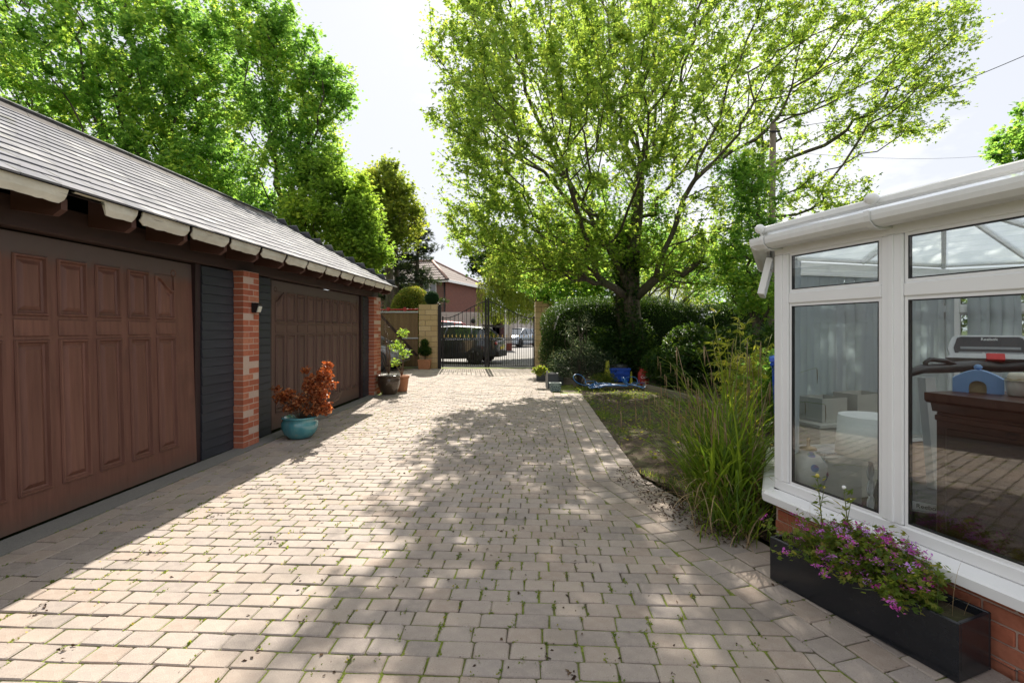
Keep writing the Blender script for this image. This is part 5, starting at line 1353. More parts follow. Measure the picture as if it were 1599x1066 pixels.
# sleepers
M['sleeper'] = m_wood('weathered_sleeper', (.16,.13,.095), (.28,.235,.18), (.8, 8, 8), .85, .4)
def sleeper(a, b, h, label):
    a, b = Vector(a), Vector(b); d = b-a; q = math.atan2(d.y, d.x)
    t = MB().cbox((0,0,-.05), (d.length,.12,h), .008).build('timber_sleeper', M['sleeper']); t.location = a; t.rotation_euler = (0, 0, q)
    tag(t, label, 'sleeper', 'timber sleepers edging the raised bed')
sleeper(G(880, 600), G(936, 603), .17, 'timber sleeper edging the bed behind the looped blue hose')
sleeper(G(940, 606), G(1000, 607), .12, 'timber sleeper behind the blue crate')
sleeper(G(1003, 609), G(1092, 634), .14, 'weathered timber sleeper running from the gas cylinder towards the tall sedge')
sleeper(G(1094, 634), G(1180, 660), .12, 'timber sleeper half hidden behind the sedge near the blue bin')
# wheelie bin
wb = thing('wheelie_bin', 'tall blue wheelie bin beside the corner of the conservatory', 'bin', (3.68, 6.3, 0), R(-27))
MB().add([(-.22,-.22,.05),(.22,-.22,.05),(.22,.22,.05),(-.22,.22,.05),(-.27,-.27,.98),(.27,-.27,.98),(.27,.27,.98),(-.27,.27,.98)], [(3,2,1,0),(0,1,5,4),(1,2,6,5),(2,3,7,6),(3,0,4,7),(4,5,6,7)]).build('body', M['bluep'], wb)
MB().prism([(-.30,.985),(.29,.985),(.31,1.02),(.20,1.06),(-.28,1.03)], 0, -.29, .29).build('lid', M['bluep'], wb); MB().cbox((-.285,-.30,.93), (.285,-.262,.975), .008).build('rim', M['bluep'], wb)
for sx in (-.2, .2): MB().lathe([(.09,-.02),(.1,0),(.09,.02)], 16).xf(Matrix.Translation((sx, .24, .10)) @ Matrix.Rotation(R(90), 4, 'Y')).build('wheel', M['rubber'], wb)
text_obj('lettering', 'GW2', .085, M['white'], wb, Matrix.Translation((-.12, -.262, .80)))
# ------------------------------------------------------------ lawn and sedge
rg = np.random.default_rng(5)
gx, gy = 46, 60; V_, F_ = [], []
for j in range(gy+1):
    y = 1.0 + (13.6-1.0)*j/gy
    xl = loc2w(min(xlim(y)+.64 if y < 4.68 else XR+.635, 9), y).x
    for i in range(gx+1):
        x = xl + (9.5-xl)*(i/gx)**1.4; e = min(1, (x-xl)/.25)
        z = -.0045 + e*(.020 + .018*math.sin(x*2.3+y*1.7) + .012*math.sin(x*5.1-y*3.3) + rg.normal(0, .004))
        V_.append((x, y, z))
for j in range(gy):
    for i in range(gx): a = j*(gx+1)+i; F_.append((a, a+1, a+gx+2, a+gx+1))
tag(MB().add(V_, F_, 0, True).build('lawn', M['soil']), kind='structure')
n_ = 60000; yy = rg.uniform(3.0, 11.6, n_); xx = np.array([loc2w(xlim(min(y, 20))+.64, y).x for y in yy]) + rg.random(n_)**1.3*3.4
patch = np.sin(xx*2.9+yy*1.3)+np.sin(yy*3.7-xx*1.9)+.8*np.sin(xx*7+yy*5.3)+rg.normal(0, .7, n_)
k_ = patch > .8; xx, yy = xx[k_], yy[k_]
k_ = (xx < 1.8+ (yy-3.1)*.55) | (yy > 5.2); xx, yy = xx[k_], yy[k_]
V, F, T = blades(0, np.stack([xx, yy, np.full(len(xx), .0)], 1), 0, .02, .06, (0, .7), (.2, 1.4), .006, K=2)
M['leaf_lawn'] = m_leaf('lawn_grass', (.05,.11,.018), (.09,.16,.03), (.22,.22,.07), .4)
tag(np_mesh('grass', V, F, M['leaf_lawn'], T), 'patchy short grass on the bare soil beside the paving', 'grass', kind='stuff')
# low weeds at the edge of the bed
pw = np.stack([rg.uniform(1.4, 3.6, 2500), rg.uniform(4.4, 12.2, 2500), rg.uniform(.0, .06, 2500)], 1); pw = pw[pw[:, 0] > .1 + (12-pw[:, 1])*.09 + .75]
V, F, T = scatter(T_TRI[0], T_TRI[1], pw, rotmats(len(pw), -5, 50), RNG.uniform(.02, .05, len(pw)))
tag(np_mesh('ground_cover', V, F, M['leaf_flower'], T), 'low leafy weeds among the lawn grass', 'weeds', kind='stuff')

def sedge(x, y, n_, lab, L0=.55, L1=1.15, w_=.016, fl=12):
    t = thing('tall_sedge', lab, 'grass clump', (x, y, 0)); o = np.array([x, y, 0])
    V, F, T = blades(n_, np.array([x, y, 0.]), .11, L0, L1, (.02, .6), (.4, 2.3), w_, K=9)
    T = T*.72; tag(np_mesh('blades', V-o, F, M['leaf_grass'], T, t), kind='stuff')
    V, F, T = blades(n_//3, np.array([x, y, 0.]), .12, L0*.5, L1*.75, (.3, .9), (1.0, 2.4), w_*.8, K=7)
    tag(np_mesh('dry_blades', V-o, F, M['leaf_straw'], T, t), kind='stuff')
    st = MB(); hang = []
    for i in range(fl):
        a = random.uniform(1.7, 4.3) if random.random() < .75 else random.uniform(0, 6.28); L_ = random.uniform(.95, 1.45); th = random.uniform(.1, .4); cv = random.uniform(.9, 1.7); p = Vector((x+random.gauss(0,.08), y+random.gauss(0,.08), 0)); P_ = [p.copy()]
        for k in range(9):
            s = k/8; g_ = th + cv*s**2.2; p = p + Vector((math.sin(g_)*math.cos(a), math.sin(g_)*math.sin(a), math.cos(g_)))*L_/9; P_.append(p.copy())
            if k >= 5 : hang.append((p.copy(), random.uniform(.07, .14)))
        st.tube(P_, [.003]*3+[.0022]*4+[.0014]*3, 4, random.random())
    sp = MB()
    for p, l in hang: 
        q = [p, p+Vector((.004,0,-l*.15)), p+Vector((.006,0,-l*.6)), p+Vector((.004,0,-l))]; sp.tube(q, [.001,.0030,.0034,.001], 4, random.random())
    off_ = Matrix.Translation((-x, -y, 0)); tag(st.xf(off_).build('flower_stems', M['leaf_grass'], t), kind='stuff'); tag(sp.xf(off_).build('catkins', M['leaf_straw'], t), kind='stuff')
sedge(1.62, 3.72, 330, 'large clump of tall arching sedge at the corner of the conservatory', .45, 1.15, .019, 16)
sedge(1.90, 4.30, 190, 'taller sedge clump farther back in front of the bamboo', .7, 1.4, .017, 26)
sedge(1.50, 3.30, 150, 'small sedge clump whose blades droop over the paving by the trough', .25, .55, .012, 0)
rd_ = thing('dry_stalks', 'tall dry brown stalks standing up through the sedge', 'dead stalks', (1.85, 4.1, 0))
ds = MB()
for i in range(24):
    x0_, y0_ = random.gauss(0, .2), random.gauss(0, .25); dx, dy = random.gauss(0, .14), random.gauss(0, .14); h = random.uniform(.7, 1.35)
    ds.tube([(x0_,y0_,0), (x0_+dx*.4,y0_+dy*.4,h*.5), (x0_+dx,y0_+dy,h)], [.004,.0032,.0022], 4, random.random())
    if i % 2: ds.tube([(x0_+dx,y0_+dy,h-.16), (x0_+dx*1.02,y0_+dy*1.02,h-.06), (x0_+dx*1.03,y0_+dy*1.03,h+.01)], [.003,.007,.002], 5, random.random())
tag(ds.build('stalks', M['leaf_straw'], rd_), kind='stuff')
# dark tangle of dead leaves beneath the sedge
A = cloud(1000, [((1.45, 3.35, .04), (.22,.30,.06), 2), ((1.30, 3.8, .03), (.25,.5,.05), 2), ((1.15, 4.4, .03), (.2,.5,.04), 1)]); A[:, 2] = np.abs(A[:, 2])
V, F, T = scatter(T_ONE[0], T_ONE[1], A, rotmats(len(A), -40, 50), RNG.uniform(.015, .036, len(A)))
tag(np_mesh('dead_leaf_tangle', V, F, M['litter'], T), 'dark mat of dead leaves under the sedge', 'leaf litter', kind='stuff')
# bamboo
bm = thing('bamboo', 'yellow green bamboo stems beside the conservatory corner in front of the blue bin', 'bamboo', (2.30, 4.85, 0))
mb = MB(); tips = []
for i in range(15):
    dx, dy = random.gauss(-.05, .12), random.gauss(0, .1); h = random.uniform(1.0, 1.62); x0_, y0_ = random.gauss(0, .06), random.gauss(0, .07)
    mb.tube([(x0_, y0_, 0), (x0_+dx*.3, y0_+dy*.3, h*.5), (x0_+dx, y0_+dy, h)], [.006,.005,.002], 5)
    for k in range(26): 
        t = random.uniform(.25, 1.02); tips.append((2.30+x0_+dx*t*t+random.gauss(0,.045), 4.85+y0_+dy*t*t+random.gauss(0,.045), h*t))
mb.build('canes', plain('bamboo_cane', (.30,.30,.08), .5), bm); tips = np.array(tips)
sc3 = T_NAR[0]*np.array([1, 1.1, 1]); V, F, T = scatter(*tmpl([leaflet(0,0,1,.5,1,.14), leaflet(0,0,1,-.4,.9,.13), leaflet(.1,0,1,.05,.9,.13)]), tips, rotmats(len(tips), -45, 45), RNG.uniform(.08, .14, len(tips)))
tag(np_mesh('foliage', V-np.array([2.30,4.85,0]), F, M['leaf_bamboo'], T, bm), kind='stuff')

# ------------------------------------------------------------ hedges and shrubs
def hedge(label, c, r, n_, mat, sz=(.03,.055), ex=4.0, name='clipped_hedge', lump=.04, T_=T_ONE, cat='hedge'):
    """superellipsoid block of leaves on a dark leafy body, base on the ground"""
    d = RNG.normal(size=(n_, 3)); d /= np.linalg.norm(d, axis=1)[:, None]
    def surf(d): 
        s = (np.abs(d/np.array(r))**ex).sum(1)**(-1/ex); p = d*s[:, None]
        wv_ = np.sin(p[:, 0]*3.1+p[:, 2]*2)*np.sin(p[:, 1]*2.7+p[:, 2]*3.3+1)
        return p*(1+lump*wv_[:, None])
    # sample evenly: spread directions by the radii
    d = d*np.array(r); d /= np.linalg.norm(d, axis=1)[:, None]
    p = surf(d)*RNG.uniform(.86, 1.02, n_)[:, None]
    p = p[p[:, 2] > -r[2]*.98]
    V, F, T = scatter(T_[0], T_[1], p, rotmats(len(p), -50, 80), RNG.uniform(*sz, len(p)))
    t = thing(name, label, cat, (c[0], c[1], 0)); V += np.array([0, 0, c[2]])
    tag(np_mesh('foliage', V, F, mat, T, t), kind='stuff')
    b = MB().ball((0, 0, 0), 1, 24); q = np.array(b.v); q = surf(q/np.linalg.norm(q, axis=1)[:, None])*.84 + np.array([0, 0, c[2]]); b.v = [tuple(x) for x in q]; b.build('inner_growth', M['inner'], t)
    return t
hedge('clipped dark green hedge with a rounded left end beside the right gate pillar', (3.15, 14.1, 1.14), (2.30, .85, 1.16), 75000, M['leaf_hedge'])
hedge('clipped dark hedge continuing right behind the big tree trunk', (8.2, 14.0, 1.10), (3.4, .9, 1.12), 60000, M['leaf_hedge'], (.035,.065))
hedge('tall dome shaped pale green hedge rising behind the timber gate', (-3.95, 19.0, 1.5), (.80, .8, 1.53), 34000, M['leaf_hedge2'], (.045,.085), 2.6)
A_ = [((3.9, 11.2, .55), (.9,.7,.55), 2), ((5.0, 10.6, .75), (1.0,.8,.8), 3), ((5.9, 9.6, .9), (.9,.9,.95), 3), ((4.9, 9.4, .4), (.8,.5,.4), 1), ((4.4, 11.8, 1.0), (.7,.5,.55), 2)]
def mass(name, label, blobs, n_, mat, T_=T_TRI, sz=(.05,.10), tilt=(-35, 50), cat='shrub', r0=.02, nst=3, base=None):
    base = base or (sum(b[0][0] for b in blobs)/len(blobs), sum(b[0][1] for b in blobs)/len(blobs), 0)
    P_ = cloud(n_, blobs); P_ = P_[P_[:, 2] > .01]
    V, F, T = scatter(T_[0], T_[1], P_, rotmats(len(P_), *tilt), RNG.uniform(*sz, len(P_)))
    tips = [tuple(Vector(b[0]) + Vector((random.gauss(0, .5)*b[1][0], random.gauss(0, .5)*b[1][1], random.uniform(-.2, .9)*b[1][2]))) for b in blobs for _ in range(nst)]
    return shrub(name, label, base, gen_branches(base, tips, r0, .15), (V, F, T), mat, cat, M['bark'])
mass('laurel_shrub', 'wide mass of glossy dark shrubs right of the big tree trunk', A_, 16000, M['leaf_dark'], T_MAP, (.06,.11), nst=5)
mass('laurel_shrub', 'dark bushy shrub between the blue bin and the conservatory corner', [((4.6, 8.3, .8), (.7,.8,.8), 2), ((5.6, 7.9, 1.0), (.8,.8,1.0), 2)], 7500, M['leaf_dark'], T_MAP, (.05,.09))
mass('variegated_shrub', 'loose grey green shrub with cream edged leaves behind the dark pots', [((1.25, 12.1, .5), (.35,.3,.4), 2), ((1.75, 12.1, .7), (.4,.3,.5), 3), ((2.2, 12.1, .5), (.45,.3,.4), 2), ((1.45, 12.0, 1.35), (.15,.15,.35), .4), ((1.85,12.0,1.6), (.2,.15,.25), .4)], 3400, M['leaf_var'], T_NAR, (.07,.13), (-20, 70), nst=6, r0=.012)
mass('evergreen_shrub', 'dark evergreen shrub filling the bed behind the blue crate', [((2.6, 12.75, .55), (.7,.35,.6), 2), ((3.3, 12.6, .9), (.5,.5,.8), 2), ((2.4, 12.8, 1.0), (.5,.35,.5), 1)], 6500, M['leaf_dark'], T_TRI, (.05,.09))
mass('small_plant', 'small bright green plant with white buds in the low dark planter', [((.68, 11.75, .40), (.20,.14,.12), 1)], 420, M['leaf_flower'], T_TRI, (.04,.07), base=(.68, 11.8, .3), r0=.006)
mass('fern_plant', 'light green weeds growing between the hose and the blue crate', [((2.25, 11.9, .15), (.35,.15,.16), 1)], 700, M['leaf_flower'], T_NAR, (.06,.12), (0, 70), r0=.005)
mass('garden_shrub', 'leafy shrub outside the end windows of the conservatory', [((3.9, 6.6, .6), (.9,.5,.6), 2), ((5.4, 6.3, .7), (1.0,.6,.7), 2), ((7.3, 4.2, 1.2), (.8,1.2,1.2), 2), ((7.8, 2.0, 1.2), (.7,1.4,1.2), 2)], 12000, M['leaf_ash'], T_TRI, (.06,.12))

# ------------------------------------------------------------ trees
def skeleton(trunk, pts, bf=.35, jit=.10, grav=0.0, rng=RNG):
    """greedy balanced spanning tree from trunk nodes to the crown points"""
    P_ = [np.array(p, float) for p in trunk]; par = [-1]+list(range(len(P_)-1)); pl = [0.0]
    for i in range(1, len(P_)): pl.append(pl[-1]+np.linalg.norm(P_[i]-P_[i-1]))
    lo = max(1, int(len(P_)*.35))
    n = len(pts); best = np.full(n, 1e9); bp_ = np.zeros(n, int); alive = np.ones(n, bool)
    for i in range(lo, len(P_)):
        d = np.linalg.norm(pts-P_[i], axis=1); c = d + bf*(pl[i]+d) ; m = c < best; best[m] = c[m]; bp_[m] = i
    for _ in range(n):
        j = int(np.argmin(np.where(alive, best, 1e9))); alive[j] = False; k = bp_[j]
        a, b = P_[k], pts[j]; L_ = np.linalg.norm(b-a); m_ = max(1, int(L_/.45)); prev = k
        for s in range(1, m_+1):
            t = s/m_; q = a+(b-a)*t
            if s < m_: q = q + rng.normal(0, jit*L_*.18, 3); q[2] += math.sin(t*math.pi)*L_*.06
            P_.append(q); par.append(prev); pl.append(pl[prev]+np.linalg.norm(q-P_[prev])); prev = len(P_)-1
        d = np.linalg.norm(pts-b, axis=1); c = d + bf*(pl[prev]+d); mm = alive & (c < best); best[mm] = c[mm]; bp_[mm] = prev
    return np.array(P_), np.array(par)
def tree(name, label, trunk, crown, n_att, r0, mat, T_, n_leaf, sz, tilt=(-55, 35), bf=.35, spread=.22, bark='bark', ivy=None, tipr=.006, cat='tree', keep=None, expo=.5):
    base = tuple(trunk[0]); att = cloud(n_att, crown)
    if keep is not None: att = att[keep(att)]
    P_, par = skeleton(trunk, att, bf)
    N = len(P_); cnt = np.ones(N); kids = [[] for _ in range(N)]
    for i in range(N-1, 0, -1): cnt[par[i]] += cnt[i]
    for i in range(1, N): kids[par[i]].append(i)
    rad = tipr*cnt**expo; rad *= min(1.6, r0/rad[0]) if rad[0] > r0 else 1.0; rad = np.maximum(rad, tipr*.8)
    nt_ = len(trunk)
    for i in range(nt_): rad[i] = max(rad[i], r0*(1-.35*i/nt_)*(1.25 if i == 0 else 1))
    mb = MB(); stack = [(0, -1)]
    while stack:
        i, pr = stack.pop(); ch = [i] if pr < 0 else [pr, i]
        while kids[i]:
            ks = sorted(kids[i], key=lambda q: -cnt[q]); 
            if i < nt_-1 and (i+1) in ks: ks.remove(i+1); ks.insert(0, i+1)
            for q in ks[1:]: stack.append((q, i))
            i = ks[0]; ch.append(i)
        if len(ch) < 2: continue
        rr = [rad[q] for q in ch]
        if pr >= 0: rr[0] = min(rr[0], rr[1]*1.15)
        big = rr[min(1, len(rr)-1)]
        mb.tube([P_[q]-np.array(base) for q in ch], rr, 10 if big > .08 else (6 if big > .025 else 4 if big > .012 else 3), cap=big > .05)
    t = thing(name, label, cat, base)
    mb.build('trunk', M[bark], t)
    fine = np.where(cnt < 9)[0]; fine = fine[fine >= nt_]
    wts = RNG.choice(fine, n_leaf); f_ = RNG.random(n_leaf)[:, None]
    C_ = P_[wts]*f_ + P_[par[wts]]*(1-f_) + RNG.normal(0, spread, (n_leaf, 3))*RNG.random(n_leaf)[:, None]
    if keep is not None: C_ = C_[keep(C_)]
    S_ = RNG.uniform(*sz, len(C_)); 
    clump = (np.sin(P_[wts][:len(C_), 0]*2.3+P_[wts][:len(C_), 2]*1.9)+1)*.2
    V, F, T = scatter(T_[0], T_[1], C_, rotmats(len(C_), *tilt), S_, np.clip(RNG.random(len(C_))*.75+clump-.05, 0, 1))
    tag(np_mesh('crown', V-np.array(base), F, mat, T, t), kind='stuff')
    return t, P_
def pxp(lst, Y): return [tuple(D(x, y, Y)) for x, y in lst]
TY = 12.8
trunk = [(D(1003, 600, TY).x, TY, -.05)] + pxp([(998, 560), (990, 510), (986, 470), (988, 420), (990, 380), (994, 340), (996, 305)], TY)
crown = [(D(930, 190, 12.0), (3.6,3.0,2.9), 5), (D(1010, 60, 12.8), (4.8,3.6,3.6), 6), (D(1210, 130, 13.0), (4.2,2.8,2.7), 4.2), (D(1330, 60, 13), (2.7,2.0,1.7), 1.6),
         (D(820, 370, 11.6), (2.0,1.8,1.2), 2.4), (D(880, 400, 12.4), (2.2,1.5,.8), 1.8), (D(1080, 400, 12.4), (1.7,1.2,.8), .9), (D(745, 250, 11.4), (1.15,1.8,2.2), 1.8), (D(740, 60, 11.6), (1.1,1.6,2.2), 1.5), (D(1150, 330, 12.6), (2.9,2.0,1.3), 1.6), (D(1395, 190, 13), (1.8,1.2,.6), .7), (D(1450, 50, 13), (1.3,1.2,1.2), .8), (D(1440, 130, 13), (1.3,1,.6), .4), (D(1290, 300, 12.6), (1.0,1.0,.6), .3), (D(950, -150, 13), (5.0,4.0,3.2), 4), (D(900, 130, 8.9), (2.9,1.8,1.9), 2.4)]
tree('large_maple_tree', 'very large spreading tree right of the drive with a dark forked trunk', trunk, crown, 4300, .215, M['leaf_main'], T_MAP, 130000, (.05,.11), bf=1.05, spread=.16, tipr=.0062, expo=.48,
     keep=lambda A: (A[:, 2] > 1.9) & ~((A[:, 0] < -.085*A[:, 1]) & (A[:, 2] < 1.4+.150*A[:, 1])))
# second ivy covered stem beside it
trunk2 = [(D(985, 600, 13.3).x, 13.3, -.05)] + pxp([(978, 540), (968, 480), (972, 430), (965, 390), (975, 350)], 13.3)
t2, P2_ = tree('ivy_clad_tree', 'thinner ivy covered tree close behind the large trunk', trunk2, [(D(940, 350, 13.4), (2.2,1.3,1.6), 3), (D(1060, 390, 13.4), (1.6,1.0,1.0), 1)], 260, .16, M['leaf_ash'], T_MAP, 7000, (.06,.12), bf=.4, spread=.25)
A = []
for tr3, r_, zt in ((trunk2, .17, 4.6), (trunk, .225, 3.4)):
    for _ in range(3800):
        k = random.uniform(0, len(tr3)-1.001); i = int(k); p = Vector(tr3[i]).lerp(Vector(tr3[i+1]), k-i)
        if p.z > zt: continue
        a = random.uniform(0, 6.28); q = r_*random.uniform(.9, 1.45); A.append((p.x+q*math.cos(a)*(.4 if tr3 is trunk and math.cos(a) > 0 else 1), p.y+q*math.sin(a), p.z))
A = np.array(A); V, F, T = scatter(T_MAP[0], T_MAP[1], A, rotmats(len(A), -70, 20), RNG.uniform(.05,.10,len(A))); tag(np_mesh('ivy', V, F, M['ivy'], T), 'dark ivy climbing the two trunks right of the drive', 'ivy', kind='stuff')
# trees behind the garage
tree('tall_ash_tree', 'tall fresh green ash tree behind the left end of the garage roof', [(-13.5, 17.5, 0), (-13.4, 17.5, 3), (-13.2, 17.4, 5.5), (-13.2, 17.3, 7)],
     [(D(190, 110, 17), (4.3,3.2,4.2), 6), (D(60, 170, 16.5), (3.2,2.6,3.3), 3), (D(290, 150, 16.5), (2.1,2.2,3.6), 3.5), (D(150, 300, 16.5), (3.6,2.2,2.0), 3), (D(330, 300, 16), (1.8,1.8,2.0), 1.6), (D(120,-90,17), (4,3.5,2.5), 2), (D(-80, 180, 17), (3,3,5), 3)],
     2600, .28, M['leaf_ash'], T_TRI, 98000, (.09,.16), bf=.8, spread=.22)
tree('slender_ash_tree', 'lighter ash tree with open branches right of the tall one behind the garage', [(-7.6, 15.8, 0), (-7.5, 15.8, 2.6), (-7.3, 15.8, 4.2), (-7.3, 15.7, 5.2)],
     [(D(440, 110, 15.5), (1.5,1.5,1.9), 3), (D(520, 140, 15.5), (.9,1.0,.9), 1.3), (D(450, 200, 15.5), (1.7,1.5,1.6), 3), (D(470, 290, 15.5), (1.9,1.5,1.1), 2), (D(400, 40, 15.6), (1.4,1.4,1.3), 2), (D(500, 240, 15.5), (1.0,1.0,1.0), 1), (D(410, 340, 15.5), (1.5,1.3,.9), .8)],
     1000, .15, M['leaf_ash'], T_TRI, 30000, (.08,.14), bf=.7, spread=.2)
tree('young_lime_green_tree', 'bright lime green bushy tree just above the far end of the garage roof', [(-6.1, 14.6, 0), (-6.0, 14.6, 1.6), (-5.9, 14.6, 3.0)],
     [(D(520, 340, 14.5), (1.5,1.3,1.0), 3), (D(560, 385, 14.5), (.85,.9,.75), 2.2), (D(480, 330, 14.5), (1.0,1.0,.8), 1), (D(540, 295, 14.6), (.8,.8,.5), .8), (D(450, 370, 14.5), (1.0,1.0,.9), 1), (D(590, 400, 14.5), (.5,.5,.5), .6), (D(500, 270, 14.8), (.8,.8,.6), .8), (D(565, 330, 14.8), (.7,.7,.6), .6)],
     700, .10, M['leaf_lime'], T_TRI, 30000, (.07,.13), bf=.5, spread=.2)
tree('conifer_tree', 'yellowish feathery conifer standing behind the lime green tree', [(-6.2, 24.5, 0), (-6.2, 24.5, 4), (-6.2, 24.4, 7.5), (-6.2, 24.4, 9)],
     [(D(600, 330, 24), (1.7,1.5,1.6), 3), (D(600, 285, 24), (1.2,1.2,1.0), 1.6), (D(575, 370, 24), (1.5,1.4,1.2), 1), (D(635, 350, 24), (1.0,1.0,1.3), 1.2), (D(560, 290, 24), (1.0,1,.7), .8), (D(625, 300, 24), (.8,.8,.8), .5), (D(606, 262, 24), (.45,.45,.5), .3)], 600, .2, M['leaf_willow'], T_TRI, 12000, (.11,.2), (-60, 10), bf=.25, spread=.3)
# pines
def pine(label, x, y, h, r, z0, dens, seed):
    rg_ = random.Random(seed); t = thing('pine_tree', label, 'pine tree', (x, y, 0)); mb = MB()
    lean = rg_.uniform(-.03, .03); mb.tube([(0,0,0), (lean*h*.5,0,h*.5), (lean*h,0,h)], [.17,.12,.03], 8); pos = []
    nb_ = int(h*5)
    for i in range(nb_):
        z = z0 + (h-z0)*(i/nb_)**.9; L_ = r*(1-((z-z0)/(h-z0+.01))**1.6)*rg_.uniform(.55, 1.15)+.25; a = rg_.uniform(0, 6.28); dr = rg_.uniform(-.10, .30)
        p0 = Vector((lean*z, 0, z)); p1 = p0+Vector((math.cos(a)*L_*.5, math.sin(a)*L_*.5, dr*L_*.3)); p2 = p0+Vector((math.cos(a)*L_, math.sin(a)*L_, dr*L_))
        mb.tube([p0, p1, p2], [.04,.025,.01], 4)
        for k in range(int(dens*L_)):
            s = rg_.uniform(.25, 1.05); q = p0.lerp(p2, s); pos.append((q.x+rg_.gauss(0,.16), q.y+rg_.gauss(0,.16), q.z+rg_.gauss(0,.09)))
    mb.build('trunk', M['bark'], t); pos = np.array(pos)
    tp_ = tmpl([leaflet(0,0,math.cos(a),math.sin(a),.9,.16) for a in (-1.2,-.6,0,.5,1.1)]); V, F, T = scatter(*tp_, pos, rotmats(len(pos), -20, 45), RNG.uniform(.16,.30,len(pos)))
    tag(np_mesh('crown', V, F, M['leaf_pine'], T, t), kind='stuff')
pine('dark pine left of the brick house with its trunk showing', D(622, 500, 27).x, 27, 9.6, 1.5, 2.2, 50, 1)
pine('dark pine nearest the brick house wall', D(648, 500, 28.5).x, 28.5, 8.6, 1.25, 3.2, 46, 2)
pine('tall dark pine behind the conifer with only its tip above it', D(590, 500, 29).x, 29, 11.2, 1.7, 2.5, 46, 3)
# willows
def willow(label, x, y, h, r, zlo, n_, seed, lo=None):
    rg_ = random.Random(seed); t = thing('willow_tree', label, 'willow', (x, y, 0)); mb = MB(); mb.tube([(lo or 0,0,0), ((lo or 0)*.8,0,h*.45), (0,0,h*.75)], [.09,.08,.06], 8); pos = []
    for i in range(n_):
        a = rg_.uniform(0, 6.28); q = r*math.sqrt(rg_.uniform(.05, 1)); zt = h*(1-.45*(q/r)**2); zb = zlo + rg_.random()**2*(zt-zlo)*.6
        x_, y_ = q*math.cos(a), q*math.sin(a)
        if i % 6 == 0: mb.tube([(0,0,h*.6), (x_*.6, y_*.6, zt), (x_, y_, zt-.2)], [.05,.03,.008], 4)
        z = zt; sw = rg_.uniform(-.15, .15)
        while z > zb:
            pos.append((x_+rg_.gauss(0,.06)+sw*(zt-z), y_+rg_.gauss(0,.06), z)); z -= rg_.uniform(.05, .11)
    mb.build('trunk', M['bark'], t); pos = np.array(pos); T_ = tmpl([leaflet(0,0,1,.3,1,.15), leaflet(0,0,1,-.35,.9,.15)])
    V, F, T = scatter(*T_, pos, rotmats(len(pos), -88, -45), RNG.uniform(.10,.20,len(pos))); tag(np_mesh('crown', V, F, M['leaf_willow'], T, t), kind='stuff')
willow('weeping willow hanging over the lane behind the iron gates', D(800, 500, 24).x, 24.0, 6.0, 1.75, 1.7, 380, 4, 1.5)
willow('weeping willow above the clipped hedge right of the big trunk', D(1050, 500, 21).x, 21.5, 5.4, 1.9, 2.2, 230, 5)
tree('dark_leafy_tree', 'dark leafy tree behind the willow over the lane', [(4.4, 27, 0), (4.3, 27, 2), (4.0, 27, 3.6)], [(D(830, 440, 26), (2.1,1.8,1.7), 3), (D(900, 410, 26), (2.5,1.8,2.4), 3), (D(770, 400, 27), (1.5,1.5,1.2), 1)], 420, .2, M['leaf_dark'], T_TRI, 15000, (.14,.24), spread=.3)
tree('ivy_tree', 'dark leafy tree close behind the corner of the conservatory gutter', [(4.9, 9.6, 0), (4.85, 9.6, 1.4), (4.8, 9.6, 2.4)],
     [(D(1175, 300, 9.5), (.55,.6,.85), 2), (D(1165, 400, 9.5), (.75,.7,.8), 3), (D(1150, 270, 9.6), (.5,.5,.5), .8), (D(1190, 455, 9.4), (.7,.7,.5), 1.6)], 330, .08, M['leaf_ash'], T_MAP, 11500, (.045,.085), spread=.15, tipr=.004)
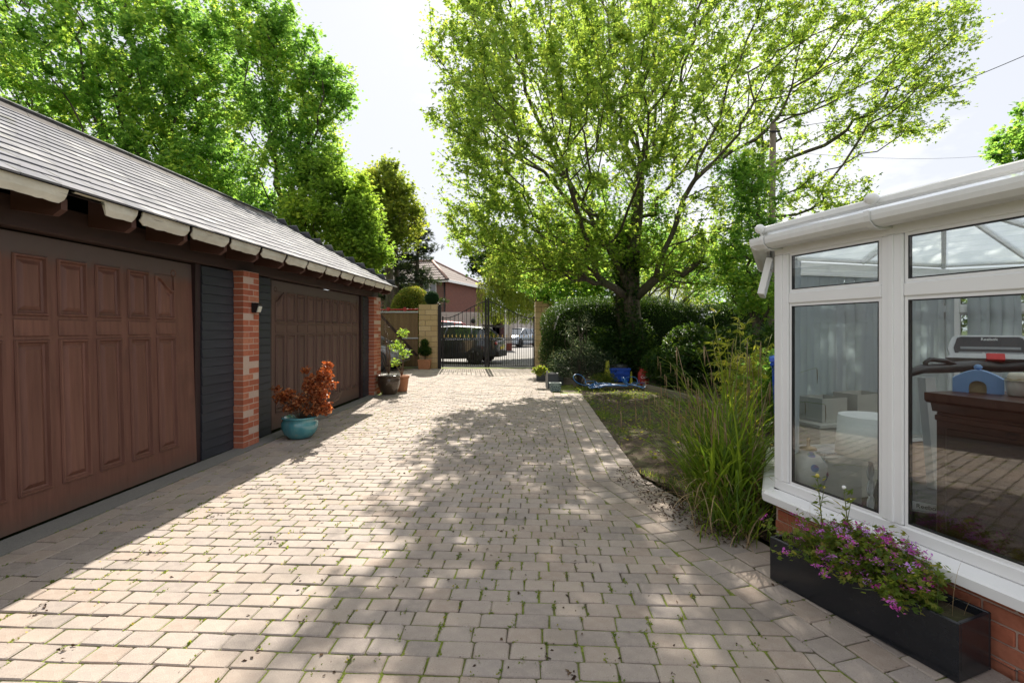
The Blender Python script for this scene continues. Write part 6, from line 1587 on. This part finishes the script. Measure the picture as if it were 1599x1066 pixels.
mass('background_shrubbery', 'loose green growth behind the hedge below the big tree', [((D(900, 440, 17)), (2.2,.8,.9), 2), ((D(1010, 400, 17.5)), (2.4,.8,1.2), 2), ((D(1130, 440, 17)), (1.6,.8,1.0), .8)], 15000, M['leaf_ash'], T_TRI, (.08,.15), base=(3.6, 17.2, 0), nst=7, r0=.04)
tree('edge_tree', 'bright green tree top at the right edge above the conservatory roof', [(23.5, 21, 0), (23.4, 21, 4), (23.3, 21, 6.5)], [(D(1625, 225, 21), (1.9,1.6,1.1), 3), (D(1660, 180, 21), (2,1.6,1.3), 2)], 260, .2, M['leaf_ash'], T_TRI, 8000, (.14,.24), spread=.25)
# far wooded edge
fw = []
for i in range(60):
    a = R(-75+150*i/59); d_ = 62+random.uniform(-6, 8); fw.append(((math.sin(a)*d_, math.cos(a)*d_, random.uniform(1.5, 3.2)), (4.5, 3, random.uniform(2.5, 4.2)), 1))
A = cloud(26000, fw); A[:, 2] = np.abs(A[:, 2]); V, F, T = scatter(T_TRI[0], T_TRI[1], A, rotmats(len(A), -40, 50), RNG.uniform(.35,.7,len(A)))
tag(np_mesh('far_wood', V, F, M['leaf_dark'], T), 'line of distant trees closing the view beyond the lane', 'wood', kind='stuff')
# telegraph pole and wire
PY = 11.0; pp_ = D(1207, 195, PY); tpole = thing('telegraph_pole', 'plain wooden telegraph pole rising through the branches', 'pole', (pp_.x-.04, PY, 0))
MB().tube([(0,0,0), (.0,0,3), (.04,0,pp_.z)], [.085,.075,.065], 12).build('pole', plain('pole_wood', (.20,.16,.12), .9, var=.3), tpole)
MB().cbox((-.08,-.08,pp_.z-.2), (.16,-.06,pp_.z-.16), .008).build('bracket', M['iron'], tpole)
for (px, py, Y_), lb in (((1640, 70, 7), 'thin overhead wire running up to the right across the sky'), ((1640, 232, 16), 'faint lower overhead wire close above the conservatory roof')):
    a, b = Vector((pp_.x, PY, pp_.z-.1 if py < 200 else pp_.z-.6)), D(px, py, Y_); pts = [a.lerp(b, i/16)-Vector((0,0,.25*math.sin(math.pi*i/16))) for i in range(17)]
    tag(MB().tube(pts, .006 if py < 200 else .004, 4).build('overhead_wire', M['iron']), lb, 'wire')
